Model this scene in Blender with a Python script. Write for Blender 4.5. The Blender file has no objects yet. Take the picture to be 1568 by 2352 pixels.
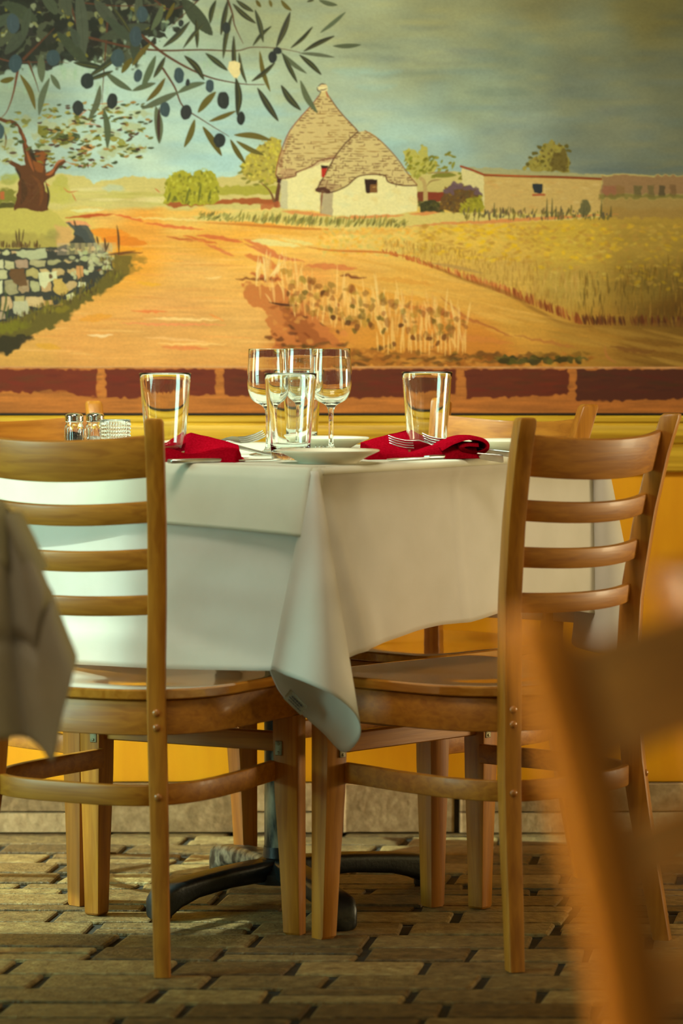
import bpy, bmesh, math, random
import numpy as np
from mathutils import Vector, Matrix

C = bpy.context.scene
COL = C.collection
PI = math.pi
# ------------------------------------------------------------------ camera
F = 7500.0                                     # focal length in pixels of the 1568 x 2352 frame
PITCH = math.atan(423 / F)
cam_d = bpy.data.cameras.new('camera'); cam = bpy.data.objects.new('camera', cam_d); COL.objects.link(cam)
cam.location = (0, 0, 1.0); cam.rotation_euler = (PI / 2 - PITCH, 0, 0)
cam_d.sensor_fit = 'VERTICAL'; cam_d.sensor_height = 36; cam_d.sensor_width = 24; cam_d.lens = F / 2352 * 36
cam_d.clip_start = .05; cam_d.clip_end = 60
cam_d.dof.use_dof = True; cam_d.dof.focus_distance = 5.65; cam_d.dof.aperture_fstop = 3.9; cam_d.dof.aperture_blades = 0
C.camera = cam
# ------------------------------------------------------------------ exposure, world and lights
vs = C.view_settings
C.display_settings.display_device = 'sRGB'
vs.view_transform = 'Standard'; vs.look = 'None'; vs.exposure = 0.14; vs.gamma = 1.0; vs.use_curve_mapping = False
wd = bpy.data.worlds.new('world'); C.world = wd; wd.use_nodes = True
bg = wd.node_tree.nodes['Background']; bg.inputs[0].default_value = (1.0, .82, .52, 1); bg.inputs[1].default_value = .07

def area(name, loc, target, sx, sy, power, color, spread=180):
    l = bpy.data.lights.new(name, 'AREA'); l.shape = 'RECTANGLE'; l.size = sx; l.size_y = sy; l.energy = power; l.color = color
    l.spread = math.radians(spread)
    o = bpy.data.objects.new(name, l); COL.objects.link(o); o.location = loc
    d = Vector(target) - Vector(loc); o.rotation_euler = d.to_track_quat('-Z', 'Y').to_euler()
    return o
sun_d = bpy.data.lights.new('sunlight', 'SUN'); sun_d.energy = 5.2; sun_d.angle = math.radians(1.2); sun_d.color = (.74, 1.0, .82)
sun = bpy.data.objects.new('sunlight', sun_d); COL.objects.link(sun); sun.location = (-4, 5.8, 4)
sun.rotation_euler = Vector((math.cos(math.radians(50)), 0, -math.sin(math.radians(50)))).to_track_quat('-Z', 'Y').to_euler()
area('window_daylight', (-2.45, 4.5, 1.05), (-.4, 5.5, .6), 1.1, 1.1, 54, (.52, 1.0, .86))
area('mural_fill', (-.25, 4.3, 2.5), (-.2, 6.45, .85), .9, .5, 10.6, (1.0, .92, .70), 84)  # added light giving the mural its bright middle; no lamp modelled there
area('warm_room_fill', (-1.3, 3.0, 2.4), (-.4, 5.2, .2), 1.2, 1.0, 7, (1.0, .84, .50))  # unseen warm fill added over the chairs and floor
area('cloth_side_fill', (2.85, 6.0, .72), (.2, 5.45, .66), .6, .7, 2.7, (1.0, .84, .50), 42)  # added fill to warm the right face of the cloth, without a source
area('low_wall_fill', (-2.5, 5.72, .46), (.05, 6.45, .13), .5, .5, 2.6, (1.0, .88, .62), 36)  # added light to brighten the wall and skirting under the table
area('near_chair_fill', (-2.1, .9, 1.5), (.14, 1.55, .72), .5, .9, 3.4, (1.0, .84, .50), 26)  # fill added for the left edge of the close chair; no window here
# ------------------------------------------------------------------ helpers
def W(px, py, D):
    """the point at distance D (along +Y) seen at frame position px, py"""
    x = (px - 784) / F; y = -(py - 1176) / F
    t = D / (math.cos(PITCH) + y * math.sin(PITCH))
    return Vector((x * t, D, 1.0 + t * (-math.sin(PITCH) + y * math.cos(PITCH))))
def link(name, bm, mat, parent=None, angle=38, smooth=True):
    me = bpy.data.meshes.new(name)
    bmesh.ops.recalc_face_normals(bm, faces=bm.faces)
    bm.to_mesh(me); bm.free()
    me.materials.append(mat)
    if smooth:
        me.polygons.foreach_set('use_smooth', [True] * len(me.polygons)); me.set_sharp_from_angle(angle=math.radians(angle))
    o = bpy.data.objects.new(name, me); COL.objects.link(o)
    if parent: o.parent = parent
    return o
def tag(o, label, cat, group=None, kind=None):
    if label: o['label'] = label
    if cat: o['category'] = cat
    if group: o['group'] = group
    if kind: o['kind'] = kind
    return o
def thing(name, label, cat, loc=(0, 0, 0), rz=0, group=None):
    o = bpy.data.objects.new(name, None); COL.objects.link(o); o.location = loc; o.rotation_euler = (0, 0, rz); o.empty_display_size = .1
    return tag(o, label, cat, group)
def dup(root, loc, rz, label):
    r = root.copy(); COL.objects.link(r); r.location = loc; r.rotation_euler = (0, 0, rz); r['label'] = label
    for ch in list(root.children):
        c = ch.copy(); COL.objects.link(c); c.parent = r
        for g in ch.children:
            d = g.copy(); COL.objects.link(d); d.parent = c
    return r
def loft(bm, rings, cap=True, closed=False):
    """skin a list of point rings"""
    vr = [[bm.verts.new(p) for p in r] for r in rings]; n = len(vr[0])
    m = len(vr)
    for i in range(m if closed else m - 1):
        a, b = vr[i], vr[(i + 1) % m]
        for j in range(n): bm.faces.new((a[j], a[(j + 1) % n], b[(j + 1) % n], b[j]))
    if cap and not closed: bm.faces.new(vr[0][::-1]); bm.faces.new(vr[-1])
    return vr
def rrect(c, a, b, ha, hb, r=.003, k=3):
    """rounded rectangle ring around c in the plane of unit vectors a, b"""
    c, a, b = Vector(c), Vector(a), Vector(b); out = []; r = min(r, ha * .98, hb * .98)
    for sx, sy, t0 in ((1, 1, 0), (-1, 1, 90), (-1, -1, 180), (1, -1, 270)):
        for i in range(k):
            t = math.radians(t0 + 90 * i / (k - 1))
            out.append(c + a * (sx * (ha - r) + r * math.cos(t)) + b * (sy * (hb - r) + r * math.sin(t)))
    return out
def box(bm, c, s, r=.002, rot=None, up='z'):
    """bevelled box: lofted rounded rectangle with small chamfers at both ends"""
    c = Vector(c); hx, hy, hz = s[0] / 2, s[1] / 2, s[2] / 2
    M = rot or Matrix.Identity(3); X, Y, Z = M.col[0], M.col[1], M.col[2]
    e = min(r, hz * .5)
    loft(bm, [rrect(c - Z * hz, X, Y, hx - e, hy - e, r), rrect(c - Z * (hz - e), X, Y, hx, hy, r), rrect(c + Z * (hz - e), X, Y, hx, hy, r), rrect(c + Z * hz, X, Y, hx - e, hy - e, r)])
def lathe(bm, prof, c=(0, 0, 0), n=48, cap=False):
    c = Vector(c); rings = []
    for r, z in prof: rings.append([c + Vector((r * math.cos(2 * PI * i / n), r * math.sin(2 * PI * i / n), z)) for i in range(n)])
    return loft(bm, rings, cap)
def dome(bm, c, nrm, r, h, n=16):
    c = Vector(c); nrm = Vector(nrm).normalized(); a = nrm.orthogonal().normalized(); b = nrm.cross(a)
    rings = []
    for k in range(5):
        t = k / 5 * PI / 2; rr = r * math.cos(t); hh = h * math.sin(t)
        rings.append([c + nrm * hh + (a * math.cos(2 * PI * i / n) + b * math.sin(2 * PI * i / n)) * rr for i in range(n)])
    loft(bm, rings)
def cr(P, n):
    """Catmull-Rom through points"""
    P = [Vector(p) for p in P]; Q = [2 * P[0] - P[1]] + P + [2 * P[-1] - P[-2]]; out = []
    for i in range(1, len(Q) - 2):
        for k in range(n):
            t = k / n; out.append(.5 * (2 * Q[i] + (Q[i+1] - Q[i-1]) * t + (2*Q[i-1] - 5*Q[i] + 4*Q[i+1] - Q[i+2]) * t*t + (3*Q[i] - Q[i-1] - 3*Q[i+1] + Q[i+2]) * t**3))
    out.append(P[-1]); return out
def lin(x, xs, ys): return float(np.interp(x, xs, ys))
def sg(c): return tuple(((v / 255) / 12.92 if v / 255 <= .04045 else ((v / 255 + .055) / 1.055) ** 2.4) for v in c[:3]) + (1,)
# ------------------------------------------------------------------ materials
def mat(name):
    m = bpy.data.materials.new(name); m.use_nodes = True; nt = m.node_tree
    return m, nt, nt.nodes['Principled BSDF']
def mottled(name, c1, c2, scale=(20, 20, 20), rough=.5, bump=0, bscale=None, detail=6, coat=0, spec=.5, dist=0, c3=None, contrast=(.35, .65)):
    m, nt, b = mat(name); N = nt.nodes; L = nt.links
    tc = N.new('ShaderNodeTexCoord'); mp = N.new('ShaderNodeMapping'); mp.inputs['Scale'].default_value = scale
    nz = N.new('ShaderNodeTexNoise'); nz.inputs['Scale'].default_value = 1; nz.inputs['Detail'].default_value = detail; nz.inputs['Distortion'].default_value = dist
    rp = N.new('ShaderNodeValToRGB'); rp.color_ramp.elements[0].position = contrast[0]; rp.color_ramp.elements[1].position = contrast[1]
    rp.color_ramp.elements[0].color = sg(c1); rp.color_ramp.elements[1].color = sg(c2)
    if c3: e = rp.color_ramp.elements.new((contrast[0] + contrast[1]) / 2); e.color = sg(c3)
    L.new(tc.outputs['Object'], mp.inputs[0]); L.new(mp.outputs[0], nz.inputs['Vector']); L.new(nz.outputs[0], rp.inputs[0]); L.new(rp.outputs[0], b.inputs['Base Color'])
    b.inputs['Roughness'].default_value = rough; b.inputs['Specular IOR Level'].default_value = spec
    if coat: b.inputs['Coat Weight'].default_value = coat; b.inputs['Coat Roughness'].default_value = .12
    if bump:
        n2 = N.new('ShaderNodeTexNoise'); n2.inputs['Scale'].default_value = 1; n2.inputs['Detail'].default_value = 4
        m2 = N.new('ShaderNodeMapping'); m2.inputs['Scale'].default_value = bscale or scale
        bp = N.new('ShaderNodeBump'); bp.inputs['Strength'].default_value = bump; bp.inputs['Distance'].default_value = .002
        L.new(tc.outputs['Object'], m2.inputs[0]); L.new(m2.outputs[0], n2.inputs['Vector']); L.new(n2.outputs[0], bp.inputs['Height']); L.new(bp.outputs[0], b.inputs['Normal'])
    return m
WOODL, WOODD = (188, 122, 32), (160, 96, 18)
wood_v = mottled('honey_wood_upright', WOODD, WOODL, (90, 90, 5), .42, .1, (300, 300, 12), coat=.12, dist=.6)
wood_h = mottled('honey_wood_rail', WOODD, WOODL, (6, 60, 110), .46, .1, (12, 200, 300), coat=.06, dist=.6)
wood_seat = mottled('varnished_seat_wood', (178, 112, 36), (204, 138, 52), (60, 7, 60), .10, .02, coat=1.0, dist=.8)
wood_seat.node_tree.nodes['Principled BSDF'].inputs['Coat IOR'].default_value = 1.9; wood_seat.node_tree.nodes['Principled BSDF'].inputs['Coat Roughness'].default_value = .05
bolt_m = mottled('bolt_wood', (170, 104, 44), (190, 120, 54), rough=.25, coat=.5)
steel = mottled('steel', (190, 190, 184), (214, 214, 208), (40, 40, 40), .32); steel.node_tree.nodes['Principled BSDF'].inputs['Metallic'].default_value = 1
bracket_m = mottled('worn_bracket_steel', (120, 112, 86), (150, 140, 110), (90, 90, 90), .5); bracket_m.node_tree.nodes['Principled BSDF'].inputs['Metallic'].default_value = .7
chrome = mottled('chrome', (200, 200, 196), (220, 220, 216), (40, 40, 40), .12); chrome.node_tree.nodes['Principled BSDF'].inputs['Metallic'].default_value = 1
black_iron = mottled('black_iron', (16, 17, 17), (30, 31, 30), (25, 25, 25), .38, .25, (160, 160, 160))
worn_iron = mottled('worn_iron', (24, 24, 22), (170, 165, 140), (30, 30, 9), .42, .2, (90, 90, 30), contrast=(.46, .66)); worn_iron.node_tree.nodes['Principled BSDF'].inputs['Metallic'].default_value = .4
worn_foot = mottled('worn_foot_iron', (30, 30, 27), (140, 138, 118), (45, 45, 45), .4, .2, (90, 90, 90), contrast=(.4, .62))
rubber = mottled('dark_scuff', (22, 20, 18), (46, 40, 32), (40, 40, 40), .8)
china = mottled('cream_china', (222, 214, 190), (230, 222, 200), (10, 10, 10), .22, coat=.3)
red_cloth = mottled('red_napkin_cloth', (122, 3, 16), (140, 6, 24), (300, 300, 300), .9, .25, (900, 900, 900), spec=0)
pepper = mottled('ground_pepper', (18, 18, 16), (90, 84, 70), (700, 700, 700), .9, .6, (600, 600, 600), contrast=(.45, .75))
salt = mottled('table_salt', (214, 212, 200), (236, 234, 224), (500, 500, 500), .8)
tag_m = mottled('grey_label_cloth', (150, 140, 118), (164, 154, 130), (300, 300, 300), .9)
ink = mottled('label_ink', (50, 56, 66), (64, 70, 80), (300, 300, 300), .9)
tabletop_m = mottled('dark_laminate', (50, 36, 24), (70, 50, 34), (8, 60, 60), .4)
def linen(name, c1, c2):
    m = mottled(name, c1, c2, (14, 14, 14), .85, .12, (700, 700, 700), spec=.25)
    nt = m.node_tree; b = nt.nodes['Principled BSDF']
    tr = nt.nodes.new('ShaderNodeBsdfTranslucent'); tr.inputs[0].default_value = sg(c2); mx = nt.nodes.new('ShaderNodeMixShader'); mx.inputs[0].default_value = .34
    out = nt.nodes['Material Output']; nt.links.new(b.outputs[0], mx.inputs[1]); nt.links.new(tr.outputs[0], mx.inputs[2]); nt.links.new(mx.outputs[0], out.inputs[0])
    return m
linen_m = linen('white_linen', (224, 218, 206), (232, 226, 216))
linen_top = linen('ivory_linen', (226, 222, 202), (234, 230, 212))
def glass_mat(name, col=(1, 1, 1, 1), bump=0):
    m, nt, b = mat(name); b.inputs['Base Color'].default_value = col; b.inputs['Roughness'].default_value = .0; b.inputs['IOR'].default_value = 1.48
    b.inputs['Transmission Weight'].default_value = 1
    return m
glass = glass_mat('clear_glass', (.985, 1, .985, 1))
# ------------------------------------------------------------------ painted mural (brush strokes laid on a fine canvas grid)
class Canvas:
    """a painting: brush strokes and washes laid onto a grid, units = mural units (1 unit = 0.86 mm on the wall)"""
    def __init__(s, x0, y0, x1, y1, step, seed=3):
        s.x0, s.y0, s.st = x0, y0, step
        s.nx = int((x1 - x0) / step) + 1; s.ny = int((y1 - y0) / step) + 1
        s.X, s.Y = np.meshgrid(x0 + np.arange(s.nx) * step, y0 + np.arange(s.ny) * step)
        s.X = s.X.astype(np.float32); s.Y = s.Y.astype(np.float32)
        s.C = np.zeros((s.ny, s.nx, 3), np.float32)
        s.rng = np.random.default_rng(seed)
        s.jx = s.noise(9, 9) * 2 - 1; s.jy = s.noise(9, 9) * 2 - 1
        s.fine = s.noise(5, 3)
    def noise(s, cx, cy):
        gx = int(s.nx * s.st / cx) + 3; gy = int(s.ny * s.st / cy) + 3
        g = s.rng.random((gy, gx)).astype(np.float32)
        u = (s.X[0] - s.x0) / cx; v = (s.Y[:, 0] - s.y0) / cy
        iu = u.astype(int); iv = v.astype(int); fu = u - iu; fv = v - iv
        fu = fu * fu * (3 - 2 * fu); fv = (fv * fv * (3 - 2 * fv))[:, None]
        a = g[iv][:, iu]; b = g[iv][:, iu + 1]; c = g[iv + 1][:, iu]; d = g[iv + 1][:, iu + 1]
        return (a * (1 - fu) + b * fu) * (1 - fv) + (c * (1 - fu) + d * fu) * fv
    def win(s, xa, ya, xb, yb):
        i0 = max(0, int((xa - s.x0) / s.st)); i1 = min(s.nx, int((xb - s.x0) / s.st) + 2)
        j0 = max(0, int((ya - s.y0) / s.st)); j1 = min(s.ny, int((yb - s.y0) / s.st) + 2)
        if i0 >= i1 or j0 >= j1: return None
        return (slice(j0, j1), slice(i0, i1))
    def lay(s, w, a, col):
        a = np.clip(a, 0, 1)[..., None]
        s.C[w] = s.C[w] * (1 - a) + np.array(col, np.float32) / 255 * a
    def stroke(s, pts, width, col, alpha=1, soft=1.2, taper='both', jit=0.0):
        pts = np.array(pts, float)
        if len(pts) > 2:                                   # smooth the stroke
            out = []
            P = np.vstack([2 * pts[0] - pts[1], pts, 2 * pts[-1] - pts[-2]])
            for i in range(1, len(P) - 2):
                for t in np.linspace(0, 1, 7)[:-1]:
                    out.append(.5 * ((2 * P[i]) + (-P[i-1] + P[i+1]) * t + (2*P[i-1] - 5*P[i] + 4*P[i+1] - P[i+2]) * t*t + (-P[i-1] + 3*P[i] - 3*P[i+1] + P[i+2]) * t**3))
            out.append(pts[-1]); pts = np.array(out)
        m = width + 3 + jit
        w = s.win(pts[:, 0].min() - m, pts[:, 1].min() - m, pts[:, 0].max() + m, pts[:, 1].max() + m)
        if w is None: return
        X = s.X[w]; Y = s.Y[w]
        if jit: X = X + s.jx[w] * jit; Y = Y + s.jy[w] * jit
        seg = pts[1:] - pts[:-1]; L = np.hypot(seg[:, 0], seg[:, 1]) + 1e-6; cum = np.concatenate([[0], np.cumsum(L)]); tot = cum[-1]
        A = np.zeros(X.shape, np.float32)
        for k in range(len(seg)):
            t = np.clip(((X - pts[k, 0]) * seg[k, 0] + (Y - pts[k, 1]) * seg[k, 1]) / L[k] ** 2, 0, 1)
            d = np.hypot(X - pts[k, 0] - t * seg[k, 0], Y - pts[k, 1] - t * seg[k, 1])
            q = (cum[k] + t * L[k]) / tot
            if taper == 'both': hw = width / 2 * np.maximum(np.sin(np.pi * np.clip(q, 0, 1)), 0) ** .7
            elif taper == 'end': hw = width / 2 * (1 - .8 * q)
            elif taper == 'start': hw = width / 2 * (.2 + .8 * q)
            else: hw = width / 2 + 0 * q
            A = np.maximum(A, np.clip((hw - d) / soft + .5, 0, 1) * (hw > .15))
        s.lay(w, A * alpha, col)
    def poly(s, pts, col, alpha=1, jit=0.0, soft=1.5, tex=0.0, hole=None):
        pts = np.array(pts, float); m = 4 + jit
        w = s.win(pts[:, 0].min() - m, pts[:, 1].min() - m, pts[:, 0].max() + m, pts[:, 1].max() + m)
        if w is None: return
        X = s.X[w] + s.jx[w] * jit; Y = s.Y[w] + s.jy[w] * jit
        ins = np.zeros(X.shape, bool); dist = np.full(X.shape, 1e9, np.float32)
        n = len(pts)
        for i in range(n):
            x1, y1 = pts[i]; x2, y2 = pts[(i + 1) % n]
            if y1 != y2:
                c = ((y1 > Y) != (y2 > Y)) & (X < (x2 - x1) * (Y - y1) / (y2 - y1) + x1)
                ins ^= c
            L2 = (x2 - x1) ** 2 + (y2 - y1) ** 2 + 1e-6
            t = np.clip(((X - x1) * (x2 - x1) + (Y - y1) * (y2 - y1)) / L2, 0, 1)
            dist = np.minimum(dist, np.hypot(X - x1 - t * (x2 - x1), Y - y1 - t * (y2 - y1)))
        sd = np.where(ins, dist, -dist)
        a = np.clip(sd / soft + .5, 0, 1) * alpha
        if tex: a = a * (1 - tex + tex * 2 * s.fine[w])
        s.lay(w, a, col)
    def blob(s, cx, cy, rx, ry, col, alpha=1, ang=0, jit=0.0, soft=1.5, tex=0.0):
        m = max(rx, ry) + 4 + jit; w = s.win(cx - m, cy - m, cx + m, cy + m)
        if w is None: return
        X = s.X[w] + s.jx[w] * jit - cx; Y = s.Y[w] + s.jy[w] * jit - cy
        c, n = math.cos(ang), math.sin(ang)
        r = np.hypot((X * c + Y * n) / rx, (-X * n + Y * c) / ry)
        a = np.clip((1 - r) * min(rx, ry) / soft + .5, 0, 1) * alpha
        if tex: a = a * (1 - tex + tex * 2 * s.fine[w])
        s.lay(w, a, col)
    def wash(s, ctrl, ya, yb, p=3.0, asp=1.0):
        w = s.win(s.x0, ya, s.X.max(), yb); X = s.X[w]; Y = s.Y[w]
        num = np.zeros(X.shape + (3,), np.float32); den = np.zeros(X.shape, np.float32)
        for (x, y, c) in ctrl:
            q = 1 / (((X - x) ** 2 + ((Y - y) * asp) ** 2) + 900) ** (p / 2)
            num += q[..., None] * (np.array(c, np.float32) / 255); den += q
        s.C[w] = num / den[..., None]
    def curved(s, y_of_x, ya, yb):
        pass

def paint_mural(step):
    cv = Canvas(-200, -200, 1770, 951, step)
    R = random.Random(11)
    def jc(c, d): k = R.uniform(-d, d); return tuple(max(0, min(255, v + k + R.uniform(-d, d) * .35)) for v in c)
    # sky
    cv.wash([(-150, -150, (150, 155, 135)), (0, 250, (140, 152, 136)), (60, 380, (168, 182, 172)), (300, 300, (168, 188, 178)), (330, 400, (182, 200, 190)), (480, 380, (165, 192, 190)), (520, 300, (168, 192, 188)),
             (620, 60, (150, 154, 124)), (650, 200, (172, 180, 152)), (820, 60, (156, 158, 126)), (600, 250, (165, 188, 180)), (830, 260, (168, 182, 165)), (960, 120, (150, 154, 126)), (900, 330, (160, 184, 178)),
             (1000, 350, (160, 182, 176)), (1080, 220, (140, 152, 134)), (1000, 30, (148, 146, 110)), (1180, 330, (146, 156, 142)), (1200, 120, (134, 140, 116)), (1250, 20, (128, 122, 86)), (1350, 200, (118, 122, 104)),
             (1330, 90, (128, 128, 100)), (1500, 30, (112, 104, 66)), (1560, 180, (112, 112, 90)), (1450, 320, (122, 124, 106)), (1370, 380, (122, 128, 116)), (1520, 385, (118, 120, 102)), (1750, 100, (110, 104, 76)), (1750, 380, (105, 106, 88)), (1100, -150, (150, 145, 108))],
            -200, 470, 3.4, 1.15)
    n1 = cv.noise(150, 42); n2 = cv.noise(60, 14); n3 = cv.noise(30, 20)
    sky = np.clip((455 - cv.Y) / 60, 0, 1)[..., None]
    cv.C *= 1 + sky * ((n1 - .5) * .11 + (n2 - .5) * .035 + (n3 - .5) * .035)[..., None]
    cv.C += sky * ((n2 - .5) * .03)[..., None] * np.array([1, .2, -1.2], np.float32)
    for k in range(26):
        x = R.uniform(850, 1650); y = R.uniform(60, 395); L = R.uniform(60, 170)
        cv.stroke([(x - L/2, y + R.uniform(-6, 6)), (x, y), (x + L/2, y + R.uniform(-6, 6))], R.uniform(10, 24), jc((112, 122, 116), 12), .22, soft=9)
    for k in range(7):
        x = R.uniform(1280, 1600); cv.stroke([(x - 90, 392 + R.uniform(-16, 6)), (x + 90, 392 + R.uniform(-16, 8))], 12, (98, 108, 108), .35, soft=6)
    for k in range(16):
        x = R.uniform(430, 900); y = R.uniform(150, 330); cv.stroke([(x - 50, y), (x, y + 4), (x + 50, y - 3)], R.uniform(10, 22), jc((150, 186, 192), 8), .25, soft=10)
    # far hills and ground
    cv.poly([(-200, 420), (0, 415), (120, 400), (190, 402), (215, 422), (240, 415), (300, 405), (380, 410), (470, 412), (530, 405), (560, 400), (650, 395), (960, 400), (1060, 395), (1380, 400), (1770, 405), (1770, 520), (-200, 520)], (196, 176, 108), 1, 3, 3)
    cv.wash_g = None
    w = cv.win(-200, 470, 1770, 850)
    keep = cv.C.copy()
    cv.wash([(-100, 560, (165, 150, 70)), (60, 520, (190, 168, 88)), (150, 500, (200, 175, 92)), (250, 480, (220, 165, 85)), (330, 520, (226, 150, 58)), (300, 590, (226, 150, 50)), (420, 505, (228, 178, 88)), (560, 500, (226, 190, 112)), (560, 530, (230, 160, 60)), (480, 560, (226, 158, 62)),
             (450, 620, (216, 160, 86)), (400, 720, (214, 152, 84)), (200, 800, (216, 150, 78)), (60, 830, (205, 148, 74)), (-150, 830, (180, 130, 60)), (420, 820, (216, 152, 80)), (560, 750, (216, 158, 86)), (640, 570, (232, 176, 84)), (760, 560, (232, 178, 88)),
             (700, 640, (222, 150, 72)), (820, 610, (230, 168, 80)), (800, 530, (226, 192, 112)), (900, 540, (220, 180, 92)), (1000, 560, (215, 172, 78)), (1100, 540, (218, 174, 74)), (1150, 620, (206, 162, 76)), (1300, 560, (205, 165, 60)), (1500, 560, (180, 142, 58)), (1300, 650, (184, 148, 66)),
             (1500, 650, (140, 108, 40)), (1560, 720, (112, 74, 20)), (950, 650, (222, 164, 74)), (1060, 680, (216, 158, 70)), (1200, 740, (206, 148, 58)), (1100, 790, (204, 126, 44)), (1000, 740, (212, 134, 52)), (1350, 780, (178, 124, 44)), (1500, 800, (142, 96, 32)), (900, 800, (200, 130, 46)), (700, 800, (190, 112, 44)), (1750, 700, (105, 75, 25)), (1750, 540, (150, 120, 50))],
            466, 850, 4.0, 1.5)
    a = np.clip((cv.Y - 474 + (n3 - .5) * 12) / 10, 0, 1)[..., None]
    cv.C = keep * (1 - a) + cv.C * a
    g = np.clip((cv.Y - 400) / 40, 0, 1)[..., None] * (cv.Y < 846)[..., None]
    h1 = cv.noise(70, 7); h2 = cv.noise(36, 3.5); h3 = cv.noise(130, 22)
    cv.C *= 1 + g * ((h1 - .5) * .06 + (h2 - .5) * .04 + (h3 - .5) * .07)[..., None]
    # middle distance washes
    for k in range(60):
        x = R.uniform(150, 700); y = R.uniform(425, 470); cv.stroke([(x - 40, y), (x + 40, y + R.uniform(-3, 3))], R.uniform(4, 10), jc(R.choice([(200, 186, 110), (206, 180, 120), (178, 166, 84), (214, 196, 140)]), 10), .5, soft=4)
    cv.blob(260, 432, 24, 8, (170, 184, 170), .6, jit=3, soft=4)
    cv.poly([(500, 428), (600, 425), (636, 428), (640, 445), (560, 448), (500, 447)], (158, 148, 48), .85, 3, 3)
    cv.poly([(378, 466), (450, 462), (520, 458), (640, 455), (640, 470), (500, 468), (400, 478)], (150, 66, 26), .85, 3, 3)
    # road strokes
    reds = [(205, 92, 40), (214, 112, 52), (190, 84, 34), (222, 130, 50)]
    lights = [(232, 200, 132), (236, 192, 110), (238, 208, 150)]
    for (x0, y0, x1, y1, wd, c) in [(160, 484, 240, 482, 8, (214, 206, 150)), (150, 500, 262, 492, 7, (170, 62, 24)), (262, 492, 330, 508, 5, (206, 90, 44)), (150, 510, 210, 520, 14, (220, 140, 96)), (330, 512, 470, 528, 7, (206, 98, 50)), (205, 530, 300, 540, 26, (226, 132, 34)), (230, 548, 340, 560, 24, (214, 118, 30)),
                                    (250, 575, 330, 570, 12, (228, 146, 34)), (300, 500, 560, 505, 6, (228, 196, 120)), (340, 488, 560, 492, 8, (226, 170, 80)), (420, 540, 500, 560, 7, (196, 92, 40)), (380, 543, 450, 553, 5, (170, 76, 32)), (450, 540, 560, 556, 9, (200, 96, 50)),
                                    (470, 560, 540, 590, 8, (205, 110, 60)), (560, 548, 640, 585, 12, (206, 112, 60)), (520, 508, 700, 528, 12, (228, 142, 40)), (560, 520, 700, 540, 14, (232, 164, 56)), (575, 552, 690, 566, 14, (224, 206, 138)), (640, 545, 720, 562, 9, (224, 200, 124)),
                                    (240, 586, 330, 580, 6, (110, 62, 26)), (300, 715, 385, 716, 6, (222, 118, 60)), (330, 732, 510, 736, 6, (240, 196, 128)), (270, 742, 520, 745, 6, (226, 134, 84)), (330, 775, 480, 786, 6, (230, 172, 108)), (370, 796, 480, 800, 9, (214, 120, 66)), (360, 790, 520, 790, 4, (238, 190, 120)), (480, 720, 515, 738, 6, (228, 132, 60)),
                                    (180, 735, 260, 725, 16, (220, 146, 50)), (310, 650, 370, 656, 9, (222, 158, 46)), (470, 640, 510, 636, 5, (236, 196, 130)), (200, 770, 260, 768, 7, (236, 200, 150)), (80, 790, 140, 800, 14, (212, 150, 50)), (330, 600, 420, 598, 7, (232, 160, 70))]:
        cv.stroke([(x0, y0), ((x0 + x1) / 2, (y0 + y1) / 2 + R.uniform(-2, 2)), (x1, y1)], wd, c, .85, soft=3, jit=2)
    for k in range(110):
        y = R.uniform(500, 838); x = R.uniform(60, 640) if y > 640 else R.uniform(300, 700)
        L = R.uniform(20, 90); cv.stroke([(x - L, y + R.uniform(-2, 2)), (x, y), (x + L, y + R.uniform(-2, 4))], R.uniform(1.5, 5), jc(R.choice([(228, 148, 78), (234, 180, 110), (216, 140, 70), (238, 176, 96)]), 6), R.uniform(.2, .5), soft=3)
    # pasture on the left
    cv.poly([(-200, 484), (0, 476), (110, 480), (130, 490), (150, 512), (172, 545), (188, 570), (150, 575), (-200, 590)], (184, 164, 80), 1, 3, 3, .25)
    cv.poly([(125, 518), (160, 520), (188, 560), (185, 572), (130, 560)], (206, 150, 96), .75, 4, 6)
    cv.poly([(-200, 540), (60, 535), (130, 545), (140, 568), (-200, 575)], (150, 130, 66), .55, 6, 8)
    cv.blob(120, 540, 16, 12, (132, 120, 66), .5, soft=8, jit=3)
    cv.poly([(-200, 466), (34, 466), (34, 478), (-200, 480)], (70, 62, 24), .9, 2, 2)
    cv.poly([(-200, 440), (0, 436), (36, 434), (36, 466), (-200, 466)], (110, 104, 36), .85, 5, 4)
    cv.poly([(0, 440), (10, 440), (10, 458), (0, 458)], (180, 90, 50), .9, 1, 2)
    for x, y, r, c in [(15, 410, 18, (150, 146, 70)), (35, 405, 12, (160, 160, 80)), (140, 420, 18, (170, 160, 70)), (130, 445, 26, (180, 166, 74)), (150, 455, 20, (186, 172, 86))]:
        cv.blob(x, y, r, r * .8, c, .7, jit=6, soft=6, tex=.3)
    # olive tree: trunk and crown
    tr = (92, 52, 26)
    cv.poly([(32, 482), (40, 440), (44, 405), (34, 385), (18, 372), (26, 368), (48, 380), (58, 378), (54, 340), (46, 310), (40, 290), (0, 276), (-40, 270), (-40, 262), (4, 270), (36, 278), (52, 300), (62, 330), (74, 352), (86, 345), (114, 350), (106, 370), (104, 398), (122, 388), (128, 375), (150, 366), (154, 372), (136, 384), (126, 402), (108, 414), (100, 420), (106, 440), (112, 450), (110, 482), (88, 486), (60, 478)], tr, 1, 2, 1.6)
    cv.poly([(84, 350), (112, 350), (102, 372), (98, 398), (80, 390), (74, 372)], (140, 76, 32), .8, 2, 3)
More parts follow.
